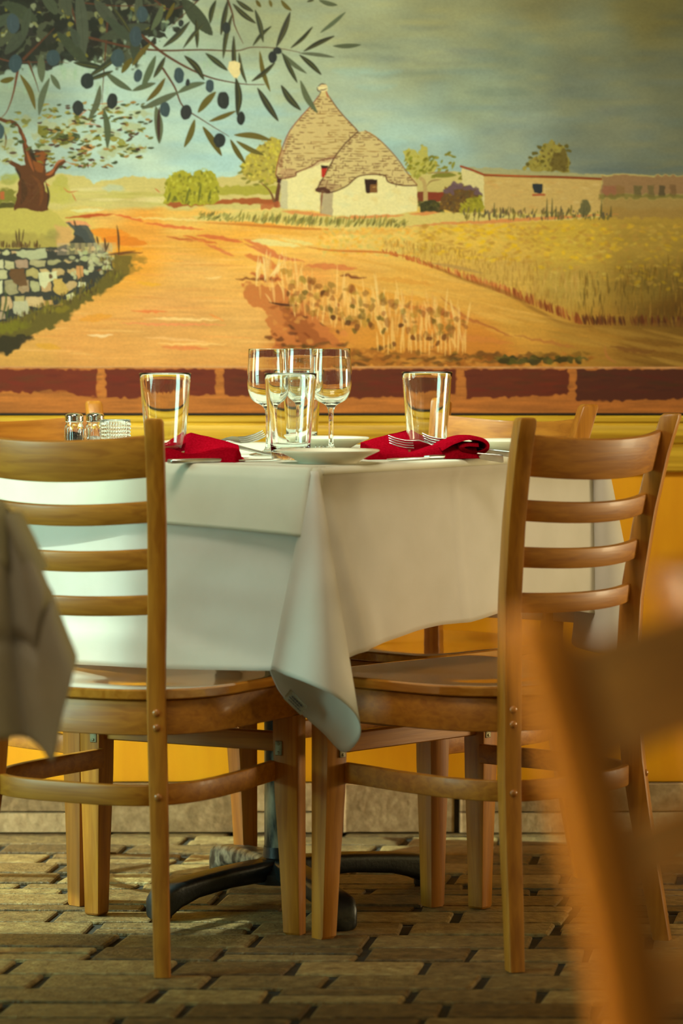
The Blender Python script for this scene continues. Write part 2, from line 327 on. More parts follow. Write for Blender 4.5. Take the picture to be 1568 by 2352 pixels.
    for p, wd, c in [([(60, 345), (70, 375), (78, 395)], 6, (158, 84, 44)), ([(104, 402), (116, 398), (126, 386)], 7, (176, 92, 46)), ([(50, 300), (56, 320), (62, 345)], 4, (140, 72, 36)), ([(70, 400), (90, 420), (96, 450), (90, 475)], 9, (112, 62, 28)), ([(124, 388), (134, 372), (150, 366)], 6, (170, 92, 52)),
                     ([(68, 335), (76, 360), (84, 372)], 9, (44, 34, 22)), ([(34, 385), (44, 400), (46, 412)], 6, (52, 36, 24)), ([(10, 300), (14, 320), (10, 345)], 4, (80, 50, 26)), ([(104, 415), (112, 448), (108, 480)], 5, (50, 32, 20)), ([(50, 410), (56, 440), (48, 470)], 14, (72, 44, 22))]:
        cv.stroke(p, wd, c, .85, soft=2)
    for k in range(40):
        cv.stroke([(R.uniform(42, 104), R.uniform(400, 478))] * 1 + [(R.uniform(42, 104), R.uniform(400, 478))], 3, jc((96, 56, 28), 20), .25, soft=3)
    for p in [[(150, 298), (165, 285), (195, 284), (232, 288)], [(165, 285), (190, 260), (205, 250)], [(205, 284), (214, 272)], [(218, 240), (260, 236), (285, 232)], [(150, 370), (170, 378), (205, 380), (220, 366)], [(104, 420), (115, 428)], [(145, 430), (158, 441), (180, 438)], [(165, 443), (175, 463)], [(355, 432), (368, 443)], [(290, 300), (310, 300)]]:
        cv.stroke(p, 2.6, (190, 98, 56), .85, 'none' and 1.4)
    crown = [(110, 290), (150, 300), (180, 280), (200, 320), (230, 300), (260, 310), (150, 330), (280, 340), (250, 350), (310, 345), (300, 290), (320, 260), (270, 250), (240, 250), (180, 360), (10, 330), (30, 350), (15, 370), (60, 270), (90, 310), (100, 340), (5, 300)]
    for (x, y) in crown:
        cv.blob(x, y, R.uniform(12, 26), R.uniform(6, 13), jc((166, 156, 96), 12), .45, jit=6, soft=5)
    for (x, y, rx, ry, c) in [(100, 302, 14, 16, (110, 104, 34)), (140, 320, 22, 12, (90, 88, 36)), (165, 315, 18, 12, (58, 62, 32)), (130, 298, 14, 8, (120, 104, 40)), (200, 380, 2, 2, tr), (222, 320, 10, 6, (130, 126, 54)), (278, 328, 9, 6, (140, 132, 50)), (260, 320, 8, 6, (140, 130, 54)), (60, 278, 10, 6, (110, 106, 50)), (48, 330, 8, 4, (60, 66, 36)), (90, 332, 10, 5, (90, 96, 50)), (200, 340, 12, 8, (196, 140, 86)), (192, 348, 5, 8, (130, 70, 30)), (110, 352, 10, 5, (120, 110, 50))]:
        cv.blob(x, y, rx, ry, c, .9, jit=5, soft=2, tex=.2)
    for k in range(330):
        t = R.random()
        if t < .75: x = R.uniform(95, 350); y = 235 + R.random() * (150 - max(0, (x - 260)) * .35)
        else: x = R.uniform(-150, 95); y = R.uniform(255, 375)
        an = R.uniform(-.5, .35); L = R.uniform(5, 11)
        cv.stroke([(x - L * math.cos(an), y - L * math.sin(an)), (x, y + R.uniform(-1.5, 1.5)), (x + L * math.cos(an) * .7, y + L * math.sin(an))], R.uniform(3.5, 6.5), jc(R.choice([(122, 114, 44), (94, 92, 40), (140, 128, 56), (72, 48, 34), (150, 110, 50), (60, 66, 38)]), 10), .9, soft=1.5)
    for x, y in [(258, 270), (310, 275), (270, 290), (210, 262)]:
        pass
    # bushes
    def foliage(pts, col, n, area, leafc, L=(6, 12), wd=(3, 7), vert=.0, jit=6):
        cv.poly(pts, col, 1, jit, 2.5, .12)
        x0, y0, x1, y1 = area
        P = np.array(pts, float)
        def inside(x, y):
            c = False
            for i in range(len(P)):
                (xa, ya), (xb, yb) = P[i], P[(i + 1) % len(P)]
                if (ya > y) != (yb > y) and x < (xb - xa) * (y - ya) / (yb - ya + 1e-9) + xa: c = not c
            return c
        for k in range(n):
            x = R.uniform(x0, x1); y = R.uniform(y0, y1)
            if not inside(x, y): continue
            an = (math.pi / 2 + R.uniform(-.5, .5)) if R.random() < vert else R.uniform(0, math.pi)
            l = R.uniform(*L); cv.stroke([(x - l/2 * math.cos(an), y - l/2 * math.sin(an)), (x + l/2 * math.cos(an), y + l/2 * math.sin(an))], R.uniform(*wd), jc(R.choice(leafc), 8), .75, soft=2)
    foliage([(378, 466), (378, 432), (384, 410), (395, 395), (410, 388), (425, 392), (440, 402), (455, 394), (470, 390), (485, 398), (497, 402), (502, 430), (500, 455), (486, 468), (440, 470)], (158, 148, 38), 190, (375, 385, 505, 470), [(140, 132, 30), (172, 160, 44), (184, 172, 60), (110, 104, 28), (128, 118, 30)], vert=.7)
    for p in [[(384, 465), (392, 440)], [(400, 462), (404, 450)], [(425, 468), (436, 430)], [(455, 466), (462, 420)], [(478, 466), (484, 435)]]: cv.stroke(p, 6, (84, 84, 28), .7, soft=2)
    foliage([(556, 398), (552, 380), (575, 355), (595, 335), (620, 318), (640, 320), (648, 345), (640, 400), (634, 425), (600, 420), (575, 418)], (172, 152, 62), 170, (550, 315, 650, 430), [(196, 176, 60), (150, 130, 52), (120, 104, 44), (184, 160, 80), (206, 186, 76)])
    for x, y in [(552, 396), (560, 410), (570, 418), (575, 400), (556, 384), (588, 424), (600, 416), (610, 424)]: cv.blob(x, y, 7, 3, (120, 112, 40), .85, R.uniform(-.6, .6), soft=1.5)
    cv.stroke([(600, 420), (620, 440), (632, 470)], 7, (112, 74, 40), .95, 1.5, 'start'); cv.stroke([(645, 410), (638, 440), (634, 472)], 9, (92, 54, 34), .95, 1.5, 'none')
    cv.poly([(600, 470), (640, 462), (660, 476), (600, 480)], (170, 84, 44), .8, 3, 3)
    # tree to the right of the round house
    foliage([(928, 350), (938, 338), (950, 342), (962, 352), (968, 330), (976, 335), (978, 360), (990, 370), (1004, 368), (1002, 384), (990, 396), (972, 402), (956, 412), (944, 404), (936, 380)], (178, 166, 80), 60, (925, 330, 1005, 412), [(160, 148, 50), (190, 176, 90), (130, 124, 40)])
    for k in range(46):
        x = R.uniform(930, 1058); y = 345 + R.random() * 62 + max(0, x - 1000) * .15
        cv.blob(x, min(y, 412), R.uniform(4, 7), R.uniform(2, 3.6), jc((128, 122, 38), 18), .9, R.uniform(-1.2, .2), soft=1.3)
    cv.stroke([(990, 404), (1020, 402), (1048, 402)], 12, (112, 110, 34), .9, 2); cv.stroke([(978, 398), (1010, 396), (1040, 396)], 4, (150, 116, 66), .8, 1.5)
    cv.stroke([(966, 410), (974, 420), (978, 462)], 9, (178, 148, 92), .95, 1.5, 'none'); cv.stroke([(978, 430), (990, 416), (1015, 412)], 4, (150, 122, 72), .9, 1.5)
    # round houses
    wall = (224, 208, 152)
    cv.poly([(958, 440), (972, 440), (972, 462), (958, 466)], (110, 44, 26), .9, 1, 2); cv.poly([(982, 441), (1022, 441), (1022, 463), (982, 463)], (126, 46, 26), .95, 2, 2)
    cv.poly([(648, 405), (660, 412), (690, 390), (720, 372), (742, 366), (768, 366), (762, 440), (740, 486), (652, 480), (644, 470)], wall, 1, 1.5)
    cv.poly([(644, 415), (660, 415), (660, 480), (644, 480)], (190, 178, 142), .9, 1.5, 2)
    cv.poly([(634, 400), (646, 402), (645, 420), (636, 420)], (62, 32, 28), 1, 1, 1.5)
    cv.poly([(735, 440), (768, 436), (766, 498), (735, 494)], (176, 156, 122), 1, 1.5); cv.stroke([(740, 442), (737, 470), (736, 490)], 5, (118, 60, 34), .8, 1.5, 'end')
    cv.poly([(764, 440), (790, 430), (822, 406), (835, 398), (880, 400), (890, 418), (906, 424), (957, 426), (957, 484), (930, 490), (880, 495), (800, 497), (764, 496)], wall, 1, 1.5)
    for k in range(60):
        x = R.uniform(665, 950); y = R.uniform(405, 488)
        if 735 < x < 770 or (x > 765 and y < 430) or (x < 735 and y < 400): continue
        cv.blob(x, y, R.uniform(5, 14), R.uniform(4, 9), jc(R.choice([(232, 216, 160), (214, 196, 132), (220, 190, 122), (212, 206, 160)]), 5), .35, jit=4, soft=5)
    roof = (200, 172, 116)
    big = [(740, 212), (748, 212), (768, 240), (790, 268), (822, 300), (800, 330), (782, 356), (762, 365), (728, 372), (712, 385), (700, 392), (680, 396), (678, 406), (650, 414), (640, 408), (633, 400), (636, 378), (648, 345), (664, 305), (682, 278), (705, 252), (722, 235), (733, 216)]
    small = [(838, 300), (850, 303), (872, 322), (894, 345), (916, 372), (935, 400), (954, 416), (958, 424), (930, 428), (905, 423), (890, 416), (880, 404), (850, 400), (828, 402), (815, 412), (796, 426), (770, 434), (752, 442), (732, 440), (727, 434), (732, 416), (742, 410), (752, 385), (762, 370), (780, 345), (802, 318), (822, 302)]
    cv.poly(big, roof, 1, 1, 1.5); 
    def tile(pts, y0, y1, edge, k0, dens=1.0):
        P = np.array(pts, float); y = y0; row = 0
        while y < y1:
            xs = []
            for i in range(len(P)):
                (xa, ya), (xb, yb) = P[i], P[(i + 1) % len(P)]
                if (ya > y) != (yb > y): xs.append((xb - xa) * (y - ya) / (yb - ya) + xa)
            xs.sort()
            for i in range(0, len(xs) - 1, 2):
                xa, xb = xs[i], xs[i + 1]
                x = xa + R.uniform(0, 4)
                while x < xb - 4:
                    near = min(x - xa, xb - x)
                    L = R.uniform(10, 34) if near > 18 else R.uniform(8, 16)
                    if R.random() < (.8 if near < 22 else .62) * dens:
                        e = min(x + L, xb - 1)
                        cv.stroke([(x, y + R.uniform(-.8, .8)), ((x + e) / 2, y + R.uniform(-.4, 1.4)), (e, y + R.uniform(-.8, .8))], R.uniform(1.3, 2.4) if near > 15 else R.uniform(1.8, 3), jc((92, 54, 30) if y > k0 or near < 24 else (138, 100, 50), 12), .85, soft=1.2)
                    if R.random() < (.55 if y > k0 else .15): cv.stroke([(x, y), (x + R.uniform(-1, 1), y + R.uniform(4, 6))], 1.5, (92, 50, 30), .8, 1, 'none')
                    x += L + R.uniform(1, 6)
            y += R.uniform(4.6, 6.2); row += 1
    tile(big, 222, 410, roof, 360)
    for p, c, a in [([(640, 400), (650, 385), (690, 392), (676, 402), (650, 412)], (168, 120, 90), .45), ([(638, 380), (660, 310), (668, 312), (650, 360), (646, 390)], (150, 90, 60), .35), ([(700, 390), (730, 368), (780, 352), (770, 366)], (150, 96, 70), .4)]:
        cv.poly(p, c, a, 3, 4)
    cv.poly(small, (202, 176, 120), 1, 1, 1.5); tile(small, 306, 440, roof, 350)
    cv.poly([(728, 436), (740, 412), (770, 425), (790, 428), (752, 444)], (120, 76, 60), .3, 3, 4)
    for p, wd, c in [([(633, 400), (640, 365), (660, 310), (684, 276), (712, 245), (732, 220)], 2.4, (132, 62, 42)), ([(750, 214), (780, 256), (820, 299)], 2.6, (110, 66, 42)), ([(822, 302), (796, 326), (772, 356), (755, 385), (742, 408), (728, 434)], 3, (84, 50, 34)), ([(838, 300), (872, 322), (910, 362), (940, 404), (957, 424)], 2.6, (140, 92, 52)),
                     ([(633, 402), (642, 410), (678, 404), (680, 396), (715, 382), (735, 368), (770, 362)], 2.6, (112, 64, 46)), ([(730, 440), (760, 442), (796, 427), (826, 404), (880, 402), (892, 418), (925, 426), (957, 426)], 2.8, (84, 48, 30)), ([(728, 436), (742, 434), (754, 440)], 9, (74, 38, 26))]:
        cv.stroke(p, wd, c, .9, 1.2, 'none')
    cv.poly([(732, 222), (738, 208), (750, 208), (756, 224)], (206, 180, 120), 1, .5); cv.stroke([(748, 208), (754, 226)], 4, (160, 80, 50), .8); cv.stroke([(738, 208), (731, 224)], 2, (60, 36, 28), .8)
    cv.poly([(729, 200), (752, 198), (752, 208), (740, 211), (730, 206)], (226, 206, 152), 1, .5); cv.poly([(736, 194), (748, 193), (752, 199), (732, 200)], (214, 186, 136), 1, .5)
    for p in [[(728, 199), (730, 208), (738, 212)], [(732, 207), (744, 206), (752, 202)], [(729, 199), (738, 193), (750, 194)]]: cv.stroke(p, 2.4, (70, 40, 32), .85, 1)
    cv.poly([(738, 381), (753, 381), (744, 408), (738, 406)], (176, 40, 24), 1, .5); cv.poly([(737, 380), (754, 381), (752, 386), (738, 387)], (40, 22, 16), 1, .5)
    cv.poly([(837, 412), (866, 412), (866, 442), (842, 444)], (122, 78, 40), 1, 1.5); cv.poly([(837, 412), (866, 412), (862, 422), (850, 424), (848, 443), (840, 442)], (44, 24, 16), .95, 1.5, 1.5); cv.stroke([(855, 430), (864, 429)], 2, (196, 150, 80), .9)
    # long low farm house
    foliage([(1200, 388), (1215, 372), (1232, 360), (1240, 340), (1262, 324), (1285, 330), (1300, 350), (1310, 380), (1308, 396), (1240, 394)], (150, 134, 60), 150, (1200, 322, 1312, 396), [(120, 106, 34), (92, 76, 30), (160, 142, 60), (136, 116, 44)])
    cv.poly([(1270, 345), (1300, 345), (1305, 392), (1262, 394)], (92, 74, 30), .7, 6, 4)
    for x, y in [(1218, 362), (1228, 352), (1212, 376), (1238, 338), (1305, 346), (1300, 336), (1246, 372)]: cv.blob(x, y, 6, 4, (96, 84, 28), .9, jit=2)
    cv.poly([(1060, 383), (1130, 386), (1200, 390), (1380, 402), (1380, 410), (1112, 404)], (164, 156, 112), .9, 2, 2)
    cv.poly([(1060, 386), (1112, 405), (1112, 480), (1080, 470), (1060, 445)], (210, 192, 136), 1, 1.5)
    cv.poly([(1111, 404), (1180, 408), (1380, 411), (1378, 488), (1300, 492), (1112, 490)], (198, 162, 96), 1, 1.5)
    for k in range(70):
        x = R.uniform(1114, 1370); y = R.uniform(414, 484); cv.stroke([(x - 9, y), (x + 9, y)], R.uniform(3, 6), jc(R.choice([(208, 168, 96), (214, 184, 126), (190, 150, 82), (202, 152, 84)]), 6), .4, soft=2.5)
    cv.stroke([(1058, 382), (1085, 391), (1112, 402)], 5, (150, 66, 32), .95, 1.3, 'none'); cv.stroke([(1112, 402), (1200, 405), (1290, 407), (1380, 411)], 5.5, (134, 62, 28), .95, 1.4, 'none'); cv.stroke([(1115, 400), (1170, 403), (1240, 405)], 2.4, (206, 104, 50), .7, 1.3)
    cv.poly([(1222, 423), (1246, 422), (1245, 440), (1240, 445), (1226, 442)], (44, 48, 52), 1, 1.5); cv.stroke([(1224, 448), (1250, 447)], 5, (170, 84, 50), .95, 1.3, 'none'); cv.stroke([(1250, 422), (1251, 448)], 3, (216, 190, 130), .6)
    cv.poly([(1380, 404), (1570, 404), (1770, 406), (1770, 446), (1380, 446)], (142, 100, 70), .8, 4, 4)
    for x, wd, c in [(1400, 30, (152, 96, 70)), (1425, 20, (140, 104, 62)), (1465, 18, (104, 92, 56)), (1495, 16, (112, 96, 58)), (1520, 12, (84, 72, 50)), (1545, 14, (124, 92, 60))]:
        cv.poly([(x - wd/2, 426), (x + wd/2, 426), (x + wd/2, 452), (x - wd/2, 452)], c, .85, 3, 3)
    cv.poly([(1378, 446), (1770, 448), (1770, 458), (1378, 456)], (118, 104, 50), .8, 4, 4)
    cv.poly([(1378, 456), (1770, 458), (1770, 500), (1378, 500)], (158, 122, 66), .8, 5, 6)
    # bushes between the houses
    foliage([(960, 462), (1000, 460), (1012, 468), (1020, 488), (965, 486)], (62, 58, 28), 30, (960, 460, 1020, 488), [(52, 52, 24), (80, 72, 30)])
    foliage([(1005, 480), (1018, 455), (1024, 432), (1040, 422), (1060, 424), (1085, 432), (1104, 446), (1104, 470), (1090, 486), (1040, 488)], (98, 68, 34), 120, (1004, 420, 1106, 490), [(110, 78, 30), (80, 60, 34), (128, 92, 30), (96, 76, 40)])
    for x, y, rx, ry in [(1048, 426, 16, 9), (1030, 438, 10, 8), (1076, 432, 14, 6), (1095, 442, 10, 6)]: cv.blob(x, y, rx, ry, (104, 78, 88), .9, jit=5, soft=2)
    foliage([(1052, 488), (1060, 468), (1076, 458), (1090, 452), (1106, 450), (1108, 488), (1080, 494)], (150, 138, 34), 60, (1052, 450, 1108, 492), [(170, 156, 44), (132, 120, 30)])
    # lit verge in front of the houses
    cv.poly([(440, 497), (560, 485), (640, 480), (735, 492), (830, 500), (960, 488), (1080, 488), (1180, 492), (1380, 490), (1380, 500), (1100, 515), (900, 522), (740, 518), (600, 512), (470, 505)], (206, 184, 108), .9, 3, 4)
    for p in [[(645, 486), (740, 494), (765, 497)], [(770, 500), (850, 498), (930, 494)], [(940, 492), (1010, 488)], [(930, 520), (1050, 512), (1150, 508), (1300, 498), (1420, 492)]]: cv.stroke(p, 8, (212, 128, 70), .85, 3, jit=2)
    cv.poly([(480, 508), (600, 515), (740, 526), (840, 530), (940, 524), (940, 532), (700, 545), (560, 522)], (222, 160, 70), .7, 3, 5)
    cv.stroke([(470, 512), (560, 516), (700, 525), (790, 527)], 6, (190, 110, 40), .8, 3)
    for k in range(330):
        t = R.random(); x = 450 + t * 480; base = 500 + 18 * min(1, (x - 450) / 260) + R.uniform(-8, 6); h = R.uniform(8, 22) * (1 if 540 < x < 900 else .6)
        cv.stroke([(x, base), (x + R.uniform(2, 10), base - h)], R.uniform(2, 4.5), jc(R.choice([(132, 122, 54), (110, 106, 48), (150, 142, 76), (96, 84, 40), (160, 136, 60)]), 8), .7, soft=1.5)
    for k in range(170):
        x = R.uniform(1060, 1400); base = R.uniform(488, 510) - (x - 1060) * .01; h = R.uniform(6, 18)
        cv.stroke([(x, base), (x + R.uniform(-3, 6), base - h)], R.uniform(2, 5), jc(R.choice([(98, 86, 48), (84, 78, 62), (120, 104, 44), (110, 84, 60)]), 8), .75, soft=1.5)
    for x, h in [(1134, 30), (1255, 40), (1267, 40), (1276, 22), (1380, 36), (1340, 26), (1402, 22)]: cv.stroke([(x, 496), (x + 1, 496 - h)], 6, (92, 84, 48), .85, 1.5, 'end')
    cv.blob(1342, 478, 12, 18, (92, 88, 56), .85, jit=4, soft=2)
    # yellow field on the right
    for k in range(240):
        x = R.uniform(730, 960); y = R.uniform(522, 585) + (x - 730) * .02; cv.blob(x, y, R.uniform(3, 8), R.uniform(2, 4), jc(R.choice([(228, 172, 60), (222, 186, 100), (196, 176, 96), (232, 160, 60)]), 8), .5, R.uniform(-1, 1), soft=2.5)
    for k in range(760):
        x = R.uniform(960, 1720); y = 516 + R.random() ** 1.2 * (60 + (x - 960) * .16); cv.blob(x, y, R.uniform(4, 10), R.uniform(2, 4.5), jc(R.choice([(224, 176, 44), (230, 180, 20), (198, 152, 60), (190, 140, 60), (212, 178, 80), (180, 130, 50)]), 8), .5 * (1 if x < 1400 else .75), R.uniform(-.6, .6), soft=2.2)
    dark = np.clip((cv.X - 1330) / 330, 0, 1) * (np.clip((cv.Y - 500) / 80, 0, 1)) * (cv.Y < 846)
    cv.C *= 1 - .14 * dark[..., None]
    edge = lambda x: 575 + (max(0, x - 760) ** 1.0) * .03 + (0 if x < 880 else ((min(x, 1330) - 880) / 450) ** 1.15 * 150)
    for k in range(1000):
        x = R.uniform(880, 1750); e = edge(x); y = e - R.random() * (20 + (x - 880) * .19) - 8
        L = R.uniform(14, 34) * (1 if x > 1150 else .6); c = R.choice([(196, 150, 70), (178, 132, 54), (206, 162, 84), (160, 116, 44)] if x < 1330 else [(150, 112, 36), (120, 86, 26), (110, 84, 30), (166, 120, 44), (88, 64, 22)])
        cv.stroke([(x, y + L/2), (x + R.uniform(-4, 5), y - L/2)], R.uniform(1.5, 4), jc(c, 8), .5, soft=2)
    for k in range(430):
        x = 880 + R.random() * 870; e = edge(x); h = R.uniform(10, 26) * min(1, .35 + (x - 880) / 500)
        c = R.choice([(196, 108, 50), (176, 88, 40), (206, 128, 66)] if x < 1180 else ([(150, 76, 30), (126, 60, 24), (178, 100, 46)] if x < 1340 else [(96, 46, 18), (76, 40, 18), (120, 66, 24)]))
        cv.stroke([(x, e + 4), (x + R.uniform(-9, 3), e - h)], R.uniform(2.5, 5), jc(c, 8), .75, soft=1.6)
    cv.stroke([(700, 566), (760, 575), (880, 580), (960, 595)], 5, (196, 110, 44), .85, 2.5)
    cv.stroke([(960, 596), (1060, 640), (1160, 672), (1230, 712), (1310, 748), (1400, 748)], 9, (140, 92, 34), .6, 5)
    cv.stroke([(985, 604), (1040, 612), (1110, 628)], 8, (172, 132, 76), .7, 4)
    cv.poly([(1340, 752), (1600, 735), (1770, 735), (1770, 790), (1500, 780), (1400, 770)], (134, 96, 34), .5, 5, 9)
    for k in range(90):
        x = R.uniform(820, 1700); e = edge(x) + R.uniform(14, 95); cv.stroke([(x - 60, e - 14), (x, e), (x + 60, e + 12)], R.uniform(4, 12), jc(R.choice([(224, 170, 80), (212, 152, 64), (226, 176, 92), (206, 144, 54)] if x < 1280 else [(180, 134, 54), (162, 118, 44), (190, 142, 60)]), 5), .35, soft=4)
    # rutted verge in the middle
    for p, wd, c in [([(700, 610), (760, 612), (820, 618)], 14, (204, 112, 62)), ([(780, 632), (820, 636), (840, 638)], 7, (112, 54, 28)), ([(560, 585), (620, 605), (640, 640)], 16, (200, 108, 52)), ([(850, 640), (930, 645), (1000, 655)], 12, (214, 148, 60)), ([(800, 650), (880, 680), (1000, 690)], 16, (220, 150, 56)),
                     ([(900, 700), (1000, 715), (1090, 740)], 12, (204, 116, 50)), ([(1010, 680), (1060, 722), (1110, 745), (1180, 775)], 6, (176, 98, 44)), ([(960, 770), (1080, 776), (1180, 790)], 16, (202, 122, 52)), ([(1180, 770), (1280, 790), (1330, 800)], 7, (180, 110, 50)), ([(1400, 795), (1450, 805), (1510, 808)], 9, (126, 78, 30)), ([(1390, 790), (1392, 815), (1415, 835)], 5, (180, 112, 56)), ([(560, 560), (640, 590), (700, 600)], 10, (200, 104, 62)),
                     ([(575, 625), (610, 640), (650, 642)], 14, (176, 84, 40)), ([(540, 640), (640, 642)], 7, (120, 62, 26))]:
        cv.stroke(p, wd, c, .8, soft=3.5, jit=3)
    soil = [(560, 650), (620, 655), (660, 662), (700, 690), (740, 740), (780, 790), (800, 840), (640, 838), (625, 780), (612, 740), (610, 712), (570, 700), (562, 680)]
    cv.poly(soil, (186, 104, 50), .85, 7, 4, .1)
    cv.poly([(640, 700), (690, 715), (730, 760), (760, 800), (700, 800), (670, 760), (650, 730)], (132, 66, 26), .55, 8, 7)
    for k in range(70):
        x = R.uniform(615, 790); y = R.uniform(690, 836); cv.blob(x, y, R.uniform(3, 12), R.uniform(2, 5), jc(R.choice([(120, 58, 22), (160, 84, 36), (200, 120, 56), (76, 40, 18), (206, 140, 70)]), 8), .6, R.uniform(-.4, .6), jit=3, soft=2.5)
    cv.stroke([(617, 694), (650, 700), (690, 702)], 6, (74, 38, 18), .9, 1.6)
    cv.poly([(760, 800), (900, 805), (1000, 808), (1200, 822), (1200, 842), (650, 842), (680, 815)], (150, 86, 28), .7, 8, 5, .15)
    for k in range(170):
        x = R.uniform(650, 1350); y = R.uniform(812, 838) if x > 900 else R.uniform(790, 838); cv.blob(x, y, R.uniform(5, 20), R.uniform(2.5, 6), jc(R.choice([(96, 62, 20), (160, 92, 30), (206, 138, 54), (120, 84, 26), (190, 116, 42), (84, 56, 22)]), 8), .6, R.uniform(-.2, .2), jit=4, soft=3)
    for k in range(46):
        x = R.uniform(1125, 1345); cv.blob(x, 826 + R.uniform(-6, 7), R.uniform(5, 14), R.uniform(3, 6), jc(R.choice([(84, 74, 26), (64, 54, 22), (104, 90, 34)]), 7), .85, jit=4, soft=2)
    # dry reeds
    def reed(x, y0, y1, lean, wd, c, al=.85): cv.stroke([(x, y0), (x + lean * .4, (y0 + y1) / 2), (x + lean, y1)], wd, c, al, soft=1.6, taper='both')
    for x, y0, y1, ln, wd in [(600, 660, 570, 6, 16), (612, 650, 575, -6, 12), (640, 640, 580, 4, 8), (620, 640, 590, 18, 12), (650, 590, 575, 2, 4), (598, 645, 600, 4, 18)]:
        [reed(x + R.uniform(-12, 12), y0 - R.uniform(0, 20), y1 + R.uniform(0, 30), ln + R.uniform(-6, 6), wd * .32, (234, 196, 130), .7) for _q in range(6)]
    for k in range(210):
        t = R.random(); x = 600 + t * 470 + R.uniform(-14, 14); y0 = 690 + t * 112 + R.uniform(-55, 25); L = R.uniform(24, 80)
        if x < 660 and y0 > 700: continue
        reed(x, min(y0, 815), min(y0, 815) - L, R.uniform(-16, 10), R.uniform(3, 7), jc(R.choice([(230, 176, 98), (222, 160, 84), (236, 190, 118)]), 6), .6)
    for k in range(120):
        t = R.random(); x = 640 + t * 430 + R.uniform(-14, 14); y = 660 + t * 108 + R.uniform(-42, 46)
        cv.blob(x, min(y, 822), R.uniform(4, 9), R.uniform(5, 15) * .7, jc(R.choice([(150, 106, 36), (120, 74, 26), (162, 124, 44), (108, 90, 34), (130, 70, 28)]), 9), .5, R.uniform(-.4, .4), jit=4, soft=3)
    for k in range(22):
        x = 870 + k * 9.5 + R.uniform(-3, 3); y = 790 + R.uniform(-8, 8); reed(x, y + 22, y - 26, R.uniform(-3, 3), 4.5, (232, 178, 100), .8)
    for x, y in [(800, 742), (815, 760), (845, 735), (850, 745), (870, 730), (905, 790), (920, 748), (948, 775), (985, 778), (1005, 790), (760, 712), (765, 730), (820, 752), (880, 760), (1020, 775), (660, 674), (810, 705), (742, 672), (700, 672)]:
        cv.blob(x, y, R.uniform(4, 7), R.uniform(5, 9), jc(R.choice([(104, 82, 28), (110, 62, 24), (84, 48, 20)]), 6), .8, R.uniform(-.5, .5), jit=2.5, soft=1.8)
    # dry-stone wall
    cv.poly([(-200, 575), (0, 572), (60, 568), (110, 568), (160, 562), (172, 540), (170, 520), (185, 518), (205, 540), (220, 562), (240, 575), (256, 595), (260, 622), (240, 640), (222, 655), (190, 675), (150, 690), (100, 712), (50, 728), (0, 745), (-200, 780)], (58, 56, 50), 1, 3, 2.5)
    cv.poly([(150, 510), (180, 520), (205, 520), (222, 560), (250, 592), (236, 592), (205, 560), (180, 540)], (70, 72, 70), .9, 4, 2)
    ry = [(574, 588, 16), (596, 618, 26), (618, 645, 28), (645, 678, 26), (680, 712, 30), (712, 735, 24)]
    stone_c = [(176, 168, 126), (160, 146, 108), (186, 150, 106), (150, 124, 92), (196, 190, 150), (170, 152, 96), (110, 76, 46), (190, 160, 110), (166, 136, 112)]
    rowi = 0
    for (ya, yb, wdt) in ry:
        x = -190 + rowi * 11
        while x < 256:
            f = 1 - max(0, x - 150) / 170; wd = wdt * R.uniform(.8, 1.5) * max(.42, f)
            top = ya + max(0, x - 120) * .02; bot = yb - max(0, x) * .10
            lim = 735 - max(0, x) * .44 if x < 220 else 640
            if bot < lim + 4:
                c = jc(R.choice(stone_c if x > 20 else stone_c), 8)
                q = lambda: R.uniform(-3.5, 3.5) * f
                cv.poly([(x + 2 + q(), top + 2 + q()), (x + wd * .5, top + q()), (x + wd - 2 + q(), top + 2 + q()), (x + wd - 1, (top + bot) / 2 + q()), (x + wd - 3 + q(), bot - 2 + q()), (x + wd * .4, bot + q()), (x + 2 + q(), bot - 3 + q()), (x + 1, (top + bot) / 2)], c, 1, 2.4, 1.8)
                cv.blob(x + wd * .45, (top + bot) / 2 - 2, wd * .28, (bot - top) * .25, tuple(min(255, v + 16) for v in c), .4, jit=3, soft=4)
            x += wd + R.uniform(1, 3)
        rowi += 1
    for k in range(40):
        x = R.uniform(165, 250); y = 590 + (x - 165) * .1 + R.uniform(-16, 50 - (x - 165) * .3); cv.blob(x, y, R.uniform(4, 8), R.uniform(3, 6), jc((178, 172, 132), 12), .9, R.uniform(-1, 1), jit=2, soft=1.6)
    for p, c in [([(45, 622), (60, 630), (62, 655), (46, 660), (30, 650), (26, 630)], (104, 72, 44)), ([(88, 628), (130, 622), (132, 640), (112, 650), (104, 662), (90, 655)], (206, 200, 158)), ([(30, 694), (64, 690), (68, 725), (62, 730), (32, 718)], (182, 174, 142)), ([(122, 640), (142, 640), (158, 668), (140, 680), (124, 670)], (196, 158, 82)), ([(175, 612), (190, 612), (192, 636), (178, 642)], (200, 138, 84)), ([(150, 676), (170, 672), (172, 688), (154, 692)], (212, 204, 158)), ([(36, 576), (106, 570), (108, 592), (70, 596), (38, 588)], (176, 174, 136)), ([(98, 690), (122, 688), (122, 700), (104, 704)], (196, 148, 92))]:
        cv.poly(p, c, .95, 2.5, 1.8)
    cv.blob(116, 633, 4, 6, (90, 60, 36), .9, jit=2)
    # verge under the stone wall
    verge = [(-200, 780), (0, 742), (60, 722), (120, 702), (160, 688), (210, 660), (238, 640), (262, 610), (262, 580), (300, 592), (300, 628), (272, 652), (230, 674), (190, 702), (150, 738), (100, 762), (50, 780), (30, 810), (0, 812), (-200, 840)]
    cv.poly(verge, (98, 84, 34), 1, 7, 5)
    cv.poly([(-200, 790), (60, 768), (80, 775), (40, 800), (20, 812), (-200, 838)], (52, 44, 28), .9, 5, 5)
